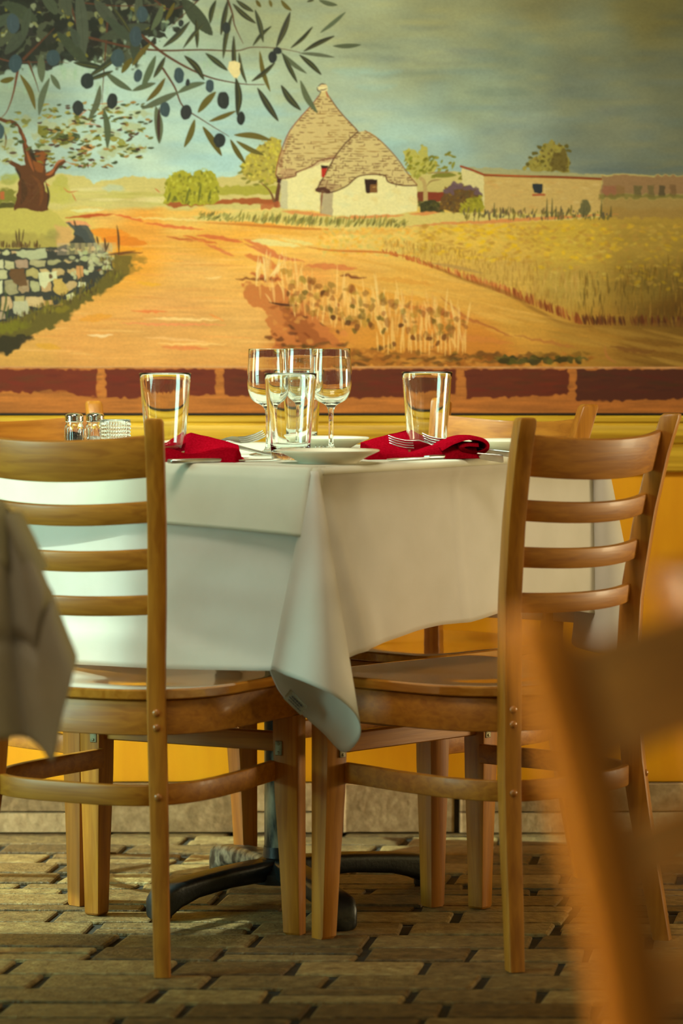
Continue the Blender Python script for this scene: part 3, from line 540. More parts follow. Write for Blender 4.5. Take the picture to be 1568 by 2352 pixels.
    for k in range(360):
        t = R.random(); x = -150 + t * 430; y = 742 - max(0, x) * .46 + R.uniform(0, 30) if x < 230 else R.uniform(590, 645)
        cv.stroke([(x, y + 5), (x + R.uniform(-3, 3), y - R.uniform(4, 10))], R.uniform(2, 5), jc(R.choice([(120, 104, 30), (132, 116, 34), (84, 70, 32), (66, 44, 28), (104, 92, 44)]), 8), .55, soft=2)
    cv.blob(20, 752, 45, 13, (116, 108, 26), .8, -.15, jit=6, soft=6); cv.blob(140, 710, 18, 8, (130, 112, 30), .7, -.3, jit=5, soft=4)
    for p in [[(4, 735), (14, 690), (10, 660)], [(-2, 720), (2, 690)], [(14, 735), (20, 700)]]: cv.stroke(p, 5, (70, 78, 40), .85, 1.6)
    cv.stroke([(178, 690), (186, 650), (182, 600)], 3, (120, 96, 50), .7); cv.stroke([(180, 690), (194, 640)], 3, (110, 90, 44), .7)
    cv.poly([(255, 590), (300, 582), (330, 590), (340, 600), (300, 605), (330, 620), (300, 628), (262, 625)], (122, 96, 36), .6, 6, 7)
    cv.stroke([(240, 586), (285, 580), (312, 576)], 5, (92, 52, 26), .8, 3)
    for p, wd in [([(268, 516), (272, 545), (273, 585)], 5), ([(222, 542), (226, 562)], 5), ([(240, 545), (243, 578)], 5), ([(250, 555), (243, 578)], 4), ([(36, 528), (40, 565)], 4), ([(44, 524), (44, 565)], 4), ([(55, 525), (50, 560)], 3), ([(170, 505), (174, 522)], 4)]: cv.stroke(p, wd, (70, 48, 30), .85, 1.5)
    for k in range(40): x = R.uniform(0, 90); cv.stroke([(x, 570), (x + R.uniform(-3, 3), 570 - R.uniform(6, 20))], 3.5, jc((92, 66, 36), 10), .8, soft=1.5)
    # near olive boughs
    s = .542
    DK, GR, OL, BL = (50, 52, 36), (84, 90, 66), (92, 80, 28), (60, 72, 74)
    cv.poly([(-200, -200), (330, -200), (420, 10), (400, 50), (320, 70), (300, 100), (330, 130), (300, 150), (230, 140), (160, 130), (80, 150), (0, 165), (-200, 190)], (56, 56, 38), .86, 18, 12)
    for k in range(760):
        x = R.uniform(-200, 420); lim = 150 if x < 120 else 150 - (x - 120) * .16
        y = R.uniform(-200, lim)
        if x > 330 and y > 70 + (420 - x) * .5: continue
        cv.blob(x, y, R.uniform(7, 20), R.uniform(6, 13), jc((36, 36, 28), 7), .93, R.uniform(-.8, .8), jit=6, soft=1.8)
    for k in range(50): cv.blob(R.uniform(-50, 380), R.uniform(0, 130), R.uniform(3, 8), R.uniform(3, 8), jc(R.choice([(128, 128, 84), (122, 112, 40), (138, 140, 112)]), 8), .85, jit=5, soft=1.8)
    for k in range(60):
        x = R.uniform(20, 520); y = R.uniform(120, 200) if x < 250 else R.uniform(0, 140); cv.stroke([(x, y), (x + R.uniform(-6, 6), y + R.uniform(18, 34))], R.uniform(5, 10), jc((146, 170, 140), 8), .35, soft=4)
    br = (84, 50, 32)
    def B(p, wd, c=br): cv.stroke([(a * s, b * s) for a, b in p], wd, c, .95, 1.3, 'end')
    B([(380, 160), (560, 202), (700, 214), (850, 211), (1000, 215), (1070, 200), (1180, 205), (1270, 222)], 6); B([(600, 150), (690, 225), (790, 285), (880, 325), (960, 345), (1050, 358), (1120, 358)], 7); B([(690, 290), (740, 370), (775, 450), (860, 510), (970, 578)], 5)
    B([(965, 0), (985, 60), (995, 110), (1030, 185)], 5); B([(455, 90), (448, 200), (440, 300), (432, 440)], 5); B([(75, 300), (55, 400), (30, 470), (5, 500)], 6, (100, 54, 34)); B([(-40, 235), (60, 262), (240, 262), (290, 268)], 4, (96, 56, 40)); B([(840, 0), (780, 60), (715, 120)], 4)
    B([(100, 250), (160, 190), (230, 120)], 7); B([(120, 260), (150, 340), (165, 390)], 5); B([(300, 20), (330, 120), (370, 190)], 5); B([(330, 10), (500, 25), (700, 20)], 4); B([(655, 0), (720, 40), (840, 0)], 4)
    leaves = [(1465,50,1355,140,18,GR),(1325,112,1230,205,16,DK),(1418,152,1285,218,20,DK),(1530,190,1410,195,20,GR),(1268,225,1418,243,16,GR),(1268,232,1362,318,22,DK),(1190,222,1300,312,20,GR),(1195,225,1260,352,20,DK),(1230,50,1170,200,26,DK),(1150,110,1070,195,16,DK),(1080,40,1115,180,22,DK),
        (985,15,1085,100,22,DK),(1000,0,1075,50,20,DK),(965,0,935,150,22,DK),(915,0,890,100,22,DK),(985,55,945,250,20,DK),(990,150,1000,340,20,DK),(1000,330,1005,490,30,DK),(1012,222,1045,355,16,DK),(1100,215,1145,390,20,OL),(1165,265,1065,345,20,DK),(1090,372,1180,515,28,DK),(1190,360,1275,468,28,DK),(1272,340,1345,480,26,GR),
        (990,572,1150,595,26,OL),(1000,597,1120,658,22,OL),(975,590,1040,695,22,OL),(858,535,940,662,28,OL),(825,505,780,625,26,OL),(660,450,675,610,36,GR),(915,388,838,478,30,OL),(1000,470,885,515,20,OL),(870,350,750,395,26,GR),(600,462,760,388,30,GR),(700,330,620,430,24,OL),(445,305,560,385,28,GR),(560,385,660,352,24,GR),(660,235,600,380,30,GR),
        (870,225,965,300,24,DK),(780,235,865,340,26,DK),(805,90,690,200,24,DK),(830,80,835,205,18,DK),(860,100,775,205,16,DK),(85,315,150,465,24,OL),(210,330,165,490,28,GR),(215,315,255,380,24,GR),(425,360,375,510,28,GR),(440,460,455,630,28,GR),(175,230,178,350,34,GR),(60,330,0,345,24,OL),(1190,0,1235,45,18,OL),(1085,0,1105,30,16,OL),(1140,0,1150,30,14,OL),(1350,0,1430,22,20,GR),(1330,0,1300,8,10,DK),
        (480,300,370,340,20,DK),(560,245,515,310,26,OL),(310,265,450,290,26,DK),(540,210,370,330,26,DK),(690,20,640,130,28,GR),(640,180,560,280,22,OL),(700,240,650,330,22,DK),(470,20,560,150,20,DK),(740,10,700,90,18,OL)]
    big_l = [(770,-10,900,150,62),(640,105,420,165,52),(330,-60,355,250,52),(240,135,380,285,48),(400,0,500,110,50),(560,140,575,280,40),(10,10,160,90,55),(120,120,20,230,50),(270,-40,290,70,46),(590,-30,580,90,36),(450,70,560,180,40),(130,30,100,160,36),(-40,120,60,60,44),(180,-20,240,60,46),(300,120,330,200,36),(500,200,540,280,30),(-120,40,-20,120,50),(-200,150,-80,220,46)]
    for (a, b, c, d, wd) in big_l:
        mx, my = (a + c) / 2 * s + R.uniform(-4, 4), (b + d) / 2 * s + R.uniform(-4, 4)
        cv.stroke([(a * s, b * s), (mx, my), (c * s, d * s)], wd * s, jc((64, 68, 52), 8), .95, 1.8)
        cv.stroke([(a * s, b * s), (mx, my), (c * s, d * s)], 2, (58, 60, 46), .5, 1.4)
    for (a, b, c, d, wd, col) in leaves:
        mx, my = (a + c) / 2 * s, (b + d) / 2 * s; L = math.hypot(c - a, d - b) * s; nx, ny = -(d - b) * s / L, (c - a) * s / L; bow = R.uniform(-.07, .07) * L
        P = [(a * s, b * s), (mx + nx * bow, my + ny * bow), (c * s, d * s)]
        cv.stroke(P, wd * s, jc(col, 6), .97, 1.4)
        if col is DK: cv.stroke([(P[0][0] + 1.5, P[0][1] + 1), (P[1][0] + 2.5, P[1][1] + 1.5), (P[2][0], P[2][1])], 2.2, (104, 96, 40), .6, 1.2)
    cv.stroke([(366, 245), (364, 280), (365, 325)], 8, (58, 36, 28), .9, 1.3)
    for (x, y, rx, ry, c) in [(475,428,22,34,DK),(330,457,24,32,DK),(698,464,22,32,BL),(788,476,25,31,DK),(946,425,25,37,DK),(1020,500,17,29,DK),(930,595,25,30,DK),(1154,242,18,25,DK),(889,364,18,28,BL),(758,320,21,33,BL),(584,320,18,28,BL),(498,245,29,38,BL),(225,245,29,34,BL),(370,343,28,34,DK),(65,270,28,38,BL),(55,100,27,42,BL),(575,155,26,44,BL),(958,118,18,23,DK),(766,98,11,15,DK),(4,558,14,32,BL),(602,60,24,34,BL),(795,350,9,15,DK),(1175,215,20,14,DK),(830,-10,20,14,DK)]:
        cc = (40, 44, 42) if c is DK else (56, 70, 76)
        cv.blob(x * s, y * s, rx * s, ry * s, jc(cc, 4), 1, R.uniform(-.15, .15), jit=1, soft=1.5)
        cv.stroke([((x - rx * .2) * s, (y - ry * .6) * s), ((x - rx * .35) * s, y * s), ((x - rx * .1) * s, (y + ry * .6) * s)], 3.4, tuple(v + 14 for v in cc), .5, 2)
    cv.poly([(527, 140), (540, 138), (550, 145), (552, 165), (545, 180), (535, 178), (522, 158)], (222, 200, 146), 1, 2, 1.6)
    # painted brick border
    cv.poly([(-210, 842), (1780, 842), (1780, 960), (-210, 960)], (176, 104, 44), 1, 0, 1.5)
    bm_ = cv.Y > 843
    cv.C[bm_] *= (1 + (h1 - .5) * .18 + (h2 - .5) * .12)[bm_][:, None]
    for x0, x1, c in [(-330, -60, (104, 42, 24)), (-48, 221, (112, 44, 26)), (243, 496, (104, 40, 24)), (514, 748, (98, 40, 24)), (796, 1048, (96, 40, 22)), (1068, 1305, (100, 42, 24)), (1322, 1590, (84, 40, 26)), (1612, 1790, (90, 40, 26))]:
        b = 906 if x0 != 1322 else 914
        if x0 == -48: pts = [(x0, 848), (x1, 848), (x1, 912), (180, 908), (150, 898), (110, 896), (70, 902), (x0, 898)]
        elif x0 == 514: pts = [(x0, 848), (x1 + 42, 848), (x1 + 42, 912), (720, 918), (600, 910), (x0, 908)]
        else: pts = [(x0, 848), (x1, 848), (x1 - 2, b), ((x0 + x1) / 2, b + 6), (x0 + 2, b + 8)]
        cv.poly(pts, c, 1, 3.5, 3, .06)
        for k in range(26):
            x = R.uniform(x0 + 10, x1 - 10); y = R.uniform(856, 902); cv.stroke([(x - 25, y), (x + 25, y + R.uniform(-3, 3))], R.uniform(4, 9), jc((c[0] + R.choice([-22, 18]), c[1] + R.choice([-8, 10]), c[2]), 5), .3, soft=5)
    cv.stroke([(-210, 844), (500, 843), (1000, 844), (1780, 845)], 4.5, (206, 150, 96), .95, 1.6, 'none')
    for k in range(60): x = R.uniform(-200, 1770); cv.stroke([(x, 845), (x + R.uniform(10, 60), 845)], 2.5, jc((176, 110, 60), 20), .7, 1.3)
    sp = cv.rng.random(cv.fine.shape).astype(np.float32)
    cv.C *= (1 + (cv.fine - .5) * .05 + (sp - .5) * .05)[..., None]
    return cv
# ------------------------------------------------------------------ structure: floor, walls, rail, stone skirting
WY = 6.45
R = random.Random(5)
def tone_mat(name, stops, rough, nscale, bump=.3, bsc=120, grain=.5, spec=.35):
    """stone / brick: per-brick tone attribute picks a colour, noise mottles it"""
    m, nt, b = mat(name); N = nt.nodes; L = nt.links
    at = N.new('ShaderNodeAttribute'); at.attribute_name = 'tone'
    tc = N.new('ShaderNodeTexCoord')
    nz = N.new('ShaderNodeTexNoise'); nz.inputs['Scale'].default_value = nscale; nz.inputs['Detail'].default_value = 8; nz.inputs['Roughness'].default_value = .65
    ma = N.new('ShaderNodeMath'); ma.operation = 'MULTIPLY_ADD'; ma.inputs[1].default_value = grain; L.new(nz.outputs[0], ma.inputs[0])
    sb = N.new('ShaderNodeMath'); sb.operation = 'SUBTRACT'; sb.inputs[1].default_value = grain / 2; L.new(at.outputs['Fac'], sb.inputs[0]); L.new(sb.outputs[0], ma.inputs[2])
    rp = N.new('ShaderNodeValToRGB'); rp.color_ramp.elements[0].color = sg(stops[0][1]); rp.color_ramp.elements[0].position = stops[0][0]
    rp.color_ramp.elements[1].color = sg(stops[-1][1]); rp.color_ramp.elements[1].position = stops[-1][0]
    for p, c in stops[1:-1]: rp.color_ramp.elements.new(p).color = sg(c)
    L.new(ma.outputs[0], rp.inputs[0]); L.new(rp.outputs[0], b.inputs['Base Color'])
    n2 = N.new('ShaderNodeTexNoise'); n2.inputs['Scale'].default_value = bsc; n2.inputs['Detail'].default_value = 6
    bp = N.new('ShaderNodeBump'); bp.inputs['Strength'].default_value = bump; bp.inputs['Distance'].default_value = .004
    L.new(tc.outputs['Object'], nz.inputs['Vector']); L.new(tc.outputs['Object'], n2.inputs['Vector']); L.new(n2.outputs[0], bp.inputs['Height']); L.new(bp.outputs[0], b.inputs['Normal'])
    b.inputs['Roughness'].default_value = rough; b.inputs['Specular IOR Level'].default_value = spec
    return m
brick_floor = tone_mat('worn_floor_brick', [(0, (52, 40, 26)), (.32, (98, 76, 46)), (.55, (130, 104, 64)), (.78, (164, 138, 88)), (1, (206, 186, 132))], .5, 42, .9, 130, 1.15)
stone_m = tone_mat('skirting_stone', [(0, (110, 88, 58)), (.35, (166, 138, 98)), (.65, (204, 176, 132)), (1, (232, 214, 172))], .8, 44, .8, 70, 1.0)
mortar = mottled('dark_mortar', (46, 40, 30), (66, 58, 42), (30, 30, 30), .9)
def bricks(name, cells, mat_, z_out, tone, ax):
    """one mesh of chamfered bricks; each cell is a 4-corner loop, ax lifts it off the bed"""
    vs_, fs, tn = [], [], []
    for q in cells:
        q = [Vector(p) for p in q]; c = sum(q, Vector()) / 4; h = z_out * R.uniform(.75, 1.1); t = R.uniform(*tone)
        ins = [p + (c - p).normalized() * .0022 for p in q]; ins2 = [p + (c - p).normalized() * .008 + ax * h for p in q]; mid = [p + (c - p).normalized() * .0035 + ax * h * .72 for p in q]
        k = len(vs_); vs_ += [tuple(p) for p in ins + mid + ins2]
        for a in range(4):
            b_ = (a + 1) % 4; fs += [(k + a, k + b_, k + 4 + b_, k + 4 + a), (k + 4 + a, k + 4 + b_, k + 8 + b_, k + 8 + a)]
        fs.append((k + 8, k + 9, k + 10, k + 11)); tn += [t] * 12
    me = bpy.data.meshes.new(name); me.from_pydata(vs_, [], fs); me.materials.append(mat_)
    at = me.attributes.new('tone', 'FLOAT', 'POINT'); at.data.foreach_set('value', tn)
    o = bpy.data.objects.new(name, me); COL.objects.link(o); return o
# floor: long pavers in rows turned slightly from the wall
cells = []; th = math.radians(-7.0); v = -.5
ex = Vector((math.cos(-.012), math.sin(-.012), 0)); ey = Vector((math.sin(.15), math.cos(.15), 0))
while v < 6.75:
    rh = R.choice([.105, .11, .115, .11, .056])
    u = -3.4 + R.uniform(0, .2)
    while u < 3.4:
        ln = R.uniform(.17, .27) if rh > .06 else R.uniform(.2, .3)
        rows = [(v, v + rh)] if R.random() > .16 or rh < .06 else [(v, v + rh / 2), (v + rh / 2, v + rh)]
        for a, b in rows:
            j = lambda: Vector((R.uniform(-.004, .004), R.uniform(-.0035, .0035), 0))
            P = [ex * (u + .005) + ey * (a + .004) + j(), ex * (u + ln - .005) + ey * (a + .004) + j(), ex * (u + ln - .005) + ey * (b - .004) + j(), ex * (u + .005) + ey * (b - .004) + j()]
            if max(p.y for p in P) < WY + .06 and abs(P[0].x) < 3.1:
                cells.append([Vector((p.x, min(p.y, WY + .02), -.006)) for p in P])
        u += ln
    v += rh
fl = bricks('floor', cells, brick_floor, .006, (.28, .72), Vector((0, 0, 1))); fl['kind'] = 'structure'
bm = bmesh.new(); box(bm, (0, 3.2, -.032), (6.2, 7.4, .05), .001); bed = link('floor', bm, mortar, None); bed['kind'] = 'structure'
# stone skirting along the back wall: roughly squared blocks, some courses split
cells = []; x = -3.0
y_s = WY - .018
while x < 3.0:
    ln = R.uniform(.2, .36); split = R.random() < .5 if x > -.3 else R.random() < .15
    cuts = [0, .1] if not split else [0, .042, .1]
    for a, b in zip(cuts, cuts[1:]):
        cells.append([(x + .003, y_s, a + .001), (x + ln - .003, y_s, a + .001), (x + ln - .003, y_s, b), (x + .003, y_s, b)])
    x += ln
cells = [[Vector(p) for p in q] for q in cells]
bs = bricks('baseboard_back', cells, stone_m, .012, (.2, .85), Vector((0, -1, 0))); bs['kind'] = 'structure'
bm = bmesh.new(); box(bm, (0, WY - .008, .049), (6.2, .022, .1), .001); o = link('baseboard_back', bm, mortar); o['kind'] = 'structure'
# walls
plaster = mottled('warm_plaster', (170, 128, 70), (186, 144, 84), (4, 4, 4), .9, .2, (60, 60, 60))
ochre_panel = mottled('ochre_stained_panel', (240, 164, 6), (250, 178, 10), (26, 26, 6), .5, .15, (160, 160, 24), contrast=(.3, .7))
pine = mottled('yellow_pine_plank', (176, 130, 24), (226, 184, 50), (1.6, 30, 62), .42, .12, (14, 100, 220), dist=1.2, c3=(204, 160, 34), contrast=(.34, .66))
nt = pine.node_tree; pb = nt.nodes['Principled BSDF']          # dark knots and cracks in the plank
tc = nt.nodes.new('ShaderNodeTexCoord'); mp = nt.nodes.new('ShaderNodeMapping'); mp.inputs['Scale'].default_value = (5, 5, 34); nz = nt.nodes.new('ShaderNodeTexNoise'); nz.inputs['Scale'].default_value = 1; nz.inputs['Detail'].default_value = 3
rp = nt.nodes.new('ShaderNodeValToRGB'); rp.color_ramp.elements[0].position = .69; rp.color_ramp.elements[1].position = .74; rp.color_ramp.elements[0].color = (0, 0, 0, 1); rp.color_ramp.elements[1].color = (1, 1, 1, 1)
mx = nt.nodes.new('ShaderNodeMix'); mx.data_type = 'RGBA'; old = pb.inputs['Base Color'].links[0].from_socket
nt.links.new(tc.outputs['Object'], mp.inputs[0]); nt.links.new(mp.outputs[0], nz.inputs['Vector']); nt.links.new(nz.outputs[0], rp.inputs[0]); nt.links.new(rp.outputs[0], mx.inputs['Factor']); nt.links.new(old, mx.inputs['A']); mx.inputs['B'].default_value = sg((70, 50, 14)); nt.links.new(mx.outputs['Result'], pb.inputs['Base Color'])
def slab(name, c, s, m): bm = bmesh.new(); box(bm, c, s, .001); o = link(name, bm, m); o['kind'] = 'structure'; return o
slab('wall_back', (0, WY + .06, 2.4), (6.2, .1, 4.8), plaster)
slab('trim_2', (0, WY + .002, .45), (6.2, .02, .70), ochre_panel)                 # flat ochre panel under the rail
bm = bmesh.new()
prof = [(0, .827), (.014, .827), (.017, .824), (.017, .816), (.013, .812), (.013, .81), (.016, .808), (.018, .80), (.018, .778), (.016, .774), (.012, .772), (.012, .770), (.018, .766), (.018, .72), (.014, .716), (0, .716)]
loft(bm, [[Vector((sx, WY - .006 - d, z)) for d, z in prof] for sx in np.linspace(-3.0, 3.0, 13)]); o = link('trim_1', bm, pine, None, 30); o['kind'] = 'structure'
gap_shade_m = mottled('gap_shade', (14, 10, 6), (30, 20, 10)); slab('gap_shade_strip', (0, WY - .004, .8302), (6.0, .014, .0042), gap_shade_m)  # shadow line above the rail, put in as a dark-coloured strip
# left wall with a window opening that lets the sun in behind the near chairs
slab('wall_left', (-2.66, 2.34, 2.4), (.12, 6.04, 4.8), plaster); slab('wall_left', (-2.66, 6.47, 2.4), (.12, .10, 4.8), plaster)
slab('wall_left', (-2.66, 5.89, .7), (.12, 1.06, 1.4), plaster); slab('wall_left', (-2.66, 5.89, 4.6), (.12, 1.06, .4), plaster)
slab('wall_right', (3.06, 3.2, 1.9), (.12, 6.6, 3.8), plaster)
wf = mottled('window_frame_paint', (150, 110, 60), (160, 120, 66), rough=.5)
bm = bmesh.new()
for c, s in (((-2.62, 5.345, 2.9), (.05, .03, 3.0)), ((-2.62, 6.405, 2.9), (.05, .03, 3.0)), ((-2.62, 5.875, 1.41), (.05, 1.09, .03)), ((-2.62, 5.875, 4.385), (.05, 1.09, .03))): box(bm, c, s)
o = link('window_1', bm, wf); o['kind'] = 'structure'
# ------------------------------------------------------------------ mural
def grid_mesh(name, cv, j0, j1, m, depth=.004):
    X = cv.X[j0:j1]; Y = cv.Y[j0:j1]; ny, nx = X.shape
    x = (X - 784) / F; y = -(Y - 1176) / F; cp, sp = math.cos(PITCH), math.sin(PITCH); D = WY - .0005 - depth
    t = D / (cp + y * sp)
    V = np.stack([x * t, np.full_like(x, D), 1.0 + t * (-sp + y * cp)], -1).reshape(-1, 3).astype(np.float32)
    idx = np.arange(ny * nx).reshape(ny, nx); Fq = np.stack([idx[:-1, :-1], idx[1:, :-1], idx[1:, 1:], idx[:-1, 1:]], -1).reshape(-1, 4)
    rim = np.concatenate([idx[0, :], idx[1:, -1], idx[-1, -2::-1], idx[-2:0:-1, 0]])       # canvas edge turned back to the wall
    B = V[rim].copy(); B[:, 1] += depth; k0 = len(V); V = np.vstack([V, B]); n = len(rim); a = np.arange(n); b = (a + 1) % n
    Fs = np.stack([rim[a], rim[b], k0 + b, k0 + a], -1); Fq = np.vstack([Fq, Fs]).astype(np.int32)
    me = bpy.data.meshes.new(name); me.vertices.add(len(V)); me.vertices.foreach_set('co', V.ravel())
    me.loops.add(Fq.size); me.loops.foreach_set('vertex_index', Fq.ravel()); me.polygons.add(len(Fq)); me.polygons.foreach_set('loop_start', np.arange(len(Fq), dtype=np.int32) * 4)
    me.update(); me.validate()
    c = np.clip(cv.C[j0:j1].reshape(-1, 3), 0, 1); c = np.vstack([c, cv.C[j0:j1].reshape(-1, 3)[rim]]); c = np.clip(c, 0, 1)
    lin_ = np.where(c <= .04045, c / 12.92, ((c + .055) / 1.055) ** 2.4); rgba = np.hstack([lin_, np.ones((len(lin_), 1))]).astype(np.float32)
    ca = me.color_attributes.new('paint', 'FLOAT_COLOR', 'POINT'); ca.data.foreach_set('color', rgba.ravel())
    me.materials.append(m); o = bpy.data.objects.new(name, me); COL.objects.link(o); return o
pm, nt, b = mat('mural_paint'); N = nt.nodes; L = nt.links
at = N.new('ShaderNodeAttribute'); at.attribute_name = 'paint'; L.new(at.outputs['Color'], b.inputs['Base Color']); b.inputs['Roughness'].default_value = .62; b.inputs['Specular IOR Level'].default_value = .2
tc = N.new('ShaderNodeTexCoord'); nz = N.new('ShaderNodeTexNoise'); nz.inputs['Scale'].default_value = 160; nz.inputs['Detail'].default_value = 5; bp = N.new('ShaderNodeBump'); bp.inputs['Strength'].default_value = .12; bp.inputs['Distance'].default_value = .002
L.new(tc.outputs['Object'], nz.inputs['Vector']); L.new(nz.outputs[0], bp.inputs['Height']); L.new(bp.outputs[0], b.inputs['Normal'])
cv = paint_mural(1.4)
jb = int((843 + 200) / cv.st) + 1
mu = grid_mesh('mural', cv, 0, jb + 1, pm); tag(mu, 'large wall painting of round stone houses, a sandy track, a wheat field and olive boughs', 'mural')
bd = grid_mesh('brick_border', cv, jb, cv.ny, pm); bd.parent = mu; bd['label'] = 'painted band of dark red bricks under the landscape'
del cv
# ------------------------------------------------------------------ ladder-back chair
def superell(a, b, n, t):
    c, s = math.cos(t), math.sin(t)
    return (a * math.copysign(abs(c) ** (2 / n), c), b * math.copysign(abs(s) ** (2 / n), s))
def seat_curve(off=0.0, n=26):
    """plan outline of the seat, counter-clockwise from the front right corner"""
    P = []
    for t in np.linspace(0, -PI, 2 * n + 1): P.append(superell(.199 + off, .205 + off, 2.6, t))     # rear half, right to left
    P = [Vector((x, y, 0)) for x, y in P]
    L_ = [Vector((-(.199 + off) - .006 * k, .165 * k, 0)) for k in (.35, .7, 1)]
    fr = [Vector((-.204 - off + .026 - .026 * math.cos(t), .178 + (.026 + off) * math.sin(t) , 0)) for t in np.linspace(.25, PI / 2, 6)]
    R_ = [Vector((-p.x, p.y, 0)) for p in (L_ + fr)][::-1]
    mid = [Vector((x, .204 + off + .006 * math.cos(x / .18 * PI / 2), 0)) for x in np.linspace(-.13, .13, 9)]
    return P + L_ + fr + mid + R_
POSTZ = [0, .10, .20, .30, .44, .57, .70, .80, .862]
PX = [.184, .173, .163, .154, .1465, .152, .163, .173, .181]
PY = [-.236, -.222, -.208, -.197, -.190, -.195, -.213, -.234, -.252]
TW = math.radians(28)
def post_xy(z, s): return s * lin(z, POSTZ, PX), lin(z, POSTZ, PY)
def make_chair(label, group):
    t = thing('ladder_back_chair', label, 'chair', group=group)
    # seat
    out = seat_curve(.006); bm = bmesh.new(); n = len(out)
    def top(p, r):
        x, y = p.x * r, p.y * r
        d = .0042 * (1 - r ** 2) ** 2 * 1.3 - .0016 * math.exp(-(x / .035) ** 2) * max(0, min(1, (y + .02) / .15)) * (1 - r ** 4)
        d *= .55 + .45 * min(1, max(0, (.16 - y) / .22))
        return Vector((x, y, .437 - max(0, d)))
    rings = [[top(p, r) for p in out] for r in np.linspace(.04, .965, 22)]
    rings += [[Vector((p.x * .988, p.y * .988, .4365)) for p in out], [Vector((p.x, p.y, .434)) for p in out], [Vector((p.x, p.y, .4225)) for p in out], [Vector((p.x * .99, p.y * .99, .4205)) for p in out], [Vector((p.x * .2, p.y * .2, .4205)) for p in out]]
    loft(bm, rings); link('seat', bm, wood_seat, t, 40)
    # bentwood apron ring
    o1, o2 = seat_curve(0), seat_curve(-.019); bm = bmesh.new()
    z = lambda q, h: Vector((q.x, q.y, h))
    loft(bm, [[z(a, .3655), z(a + (b - a) * .1, .364), z(b, .364), z(b, .4185), z(a + (b - a) * .08, .4185), z(a, .417)] for a, b in zip(o1, o2)], closed=True)
    link('apron', bm, wood_h, t, 50)
    # rear posts, twisted to sit flat on the ring
    for s in (-1, 1):
        bm = bmesh.new(); rings = []
        a = Vector((math.cos(TW), s * math.sin(TW), 0)); b = Vector((-s * math.sin(TW), math.cos(TW), 0))
        zs = list(np.linspace(0, .856, 30))
        for zz in zs:
            x, y = post_xy(zz, s); hd = lin(zz, [0, .3, .6, .86], [.014, .018, .0175, .0155]); hw = lin(zz, [0, .3, .86], [.0125, .0145, .0145])
            rings.append(rrect((x, y, zz), a, b, hw, hd, .003))
        x, y = post_xy(.862, s); rings.append(rrect((x, y, .8605), a, b, .0125, .0135, .003)); rings.append(rrect((x, y, .862), a, b, .010, .011, .003))
        loft(bm, rings); p = link('rear_post', bm, wood_v, t, 35)
        nrm = Vector((s * math.sin(TW), -math.cos(TW), 0))
        for zz in (.404, .381, .274):
            x, y = post_xy(zz, s); bm = bmesh.new(); dome(bm, Vector((x, y, zz)) + nrm * .0172, nrm, .0062, .0045); link('bolt', bm, bolt_m, p, 50)
    # back slats bowed backwards
    for zc, h, bow, tilt in ((.804, .066, .042, 14), (.7175, .0335, .04, 12), (.6435, .0325, .038, 10), (.571, .031, .036, 7)):
        bm = bmesh.new(); rings = []; tl = math.radians(tilt); upv = Vector((0, -math.sin(tl), math.cos(tl))); nv = Vector((0, -math.cos(tl), -math.sin(tl)))
        x0, y0 = post_xy(zc, 1); x0 -= .006
        for q in np.linspace(-1, 1, 25):
            c = Vector((x0 * q, y0 + .004, zc)) + nv * bow * (1 - q * q)
            tg = Vector((x0, 0, 0)) + nv * bow * (-2 * q); tg.normalize(); nn = upv.cross(tg).normalized()
            rings.append(rrect(c, nn, upv, .0055, h / 2, .003))
        loft(bm, rings); link('back_slat', bm, wood_h, t, 40)
    # tapered front legs
    for s in (-1, 1):
        bm = bmesh.new(); rings = []; a = Vector((math.cos(.12), s * math.sin(.12), 0)); b = Vector((-s * math.sin(.12), math.cos(.12), 0))
        for zz, w in ((0, .0135), (.004, .0152), (.12, .0175), (.24, .0205), (.33, .0215), (.366, .0215)):
            rings.append(rrect((s * (.208 - w), .186 - w, zz), a, b, w, w, .003))
        loft(bm, rings); lg = link('front_leg', bm, wood_v, t, 35)
        bm = bmesh.new(); box(bm, (s * .1795, .1415, .311), (.013, .0025, .024), .001)
        for dz in (-.0075, .0075): dome(bm, (s * .1795, .1402, .311 + dz), (0, -1, 0), .0028, .0015, 10)
        link('bracket', bm, bracket_m, lg)
    # bentwood hoop stretcher and front rail
    bm = bmesh.new(); P = [Vector((.166, .145, .273)), Vector((.172, .08, .273)), Vector((.180, .02, .273))]
    P += [Vector((*superell(.183, .222, 3.5, tt), .273)) for tt in np.linspace(-.12, -PI + .12, 50)]
    P += [Vector((-.180, .02, .273)), Vector((-.172, .08, .273)), Vector((-.166, .145, .273))]
    rings = []
    for i, p in enumerate(P):
        tg = (P[min(i + 1, len(P) - 1)] - P[max(i - 1, 0)]).normalized(); nn = tg.cross(Vector((0, 0, 1)))
        rings.append(rrect(p - nn * 0, nn, Vector((0, 0, 1)), .0062, .0165, .002))
    loft(bm, rings); link('hoop_stretcher', bm, wood_h, t, 45)
    bm = bmesh.new(); box(bm, (0, .166, .319), (.36, .018, .032), .002, Matrix(((0, 0, 1), (0, 1, 0), (-1, 0, 0))).transposed()) if False else box(bm, (0, .166, .319), (.34, .018, .032), .002)
    link('front_rail', bm, wood_h, t)
    return t
def at_deg(d): return math.radians(d - 90)
G = 'ladder-back chairs around the laid table'
ch = make_chair('ladder-back wooden chair seen from behind at the left, with light on its glossy seat', G)
ch.location = (-.328, 5.29, 0); ch.rotation_euler = (0, 0, at_deg(62))
dup(ch, (.228, 5.335, 0), at_deg(136), 'ladder-back wooden chair at the right, its shaded back slats turned to the camera')
dup(ch, (.142, 5.87, 0), at_deg(225), 'ladder-back wooden chair beyond the table on the right, behind the red napkin and plate')
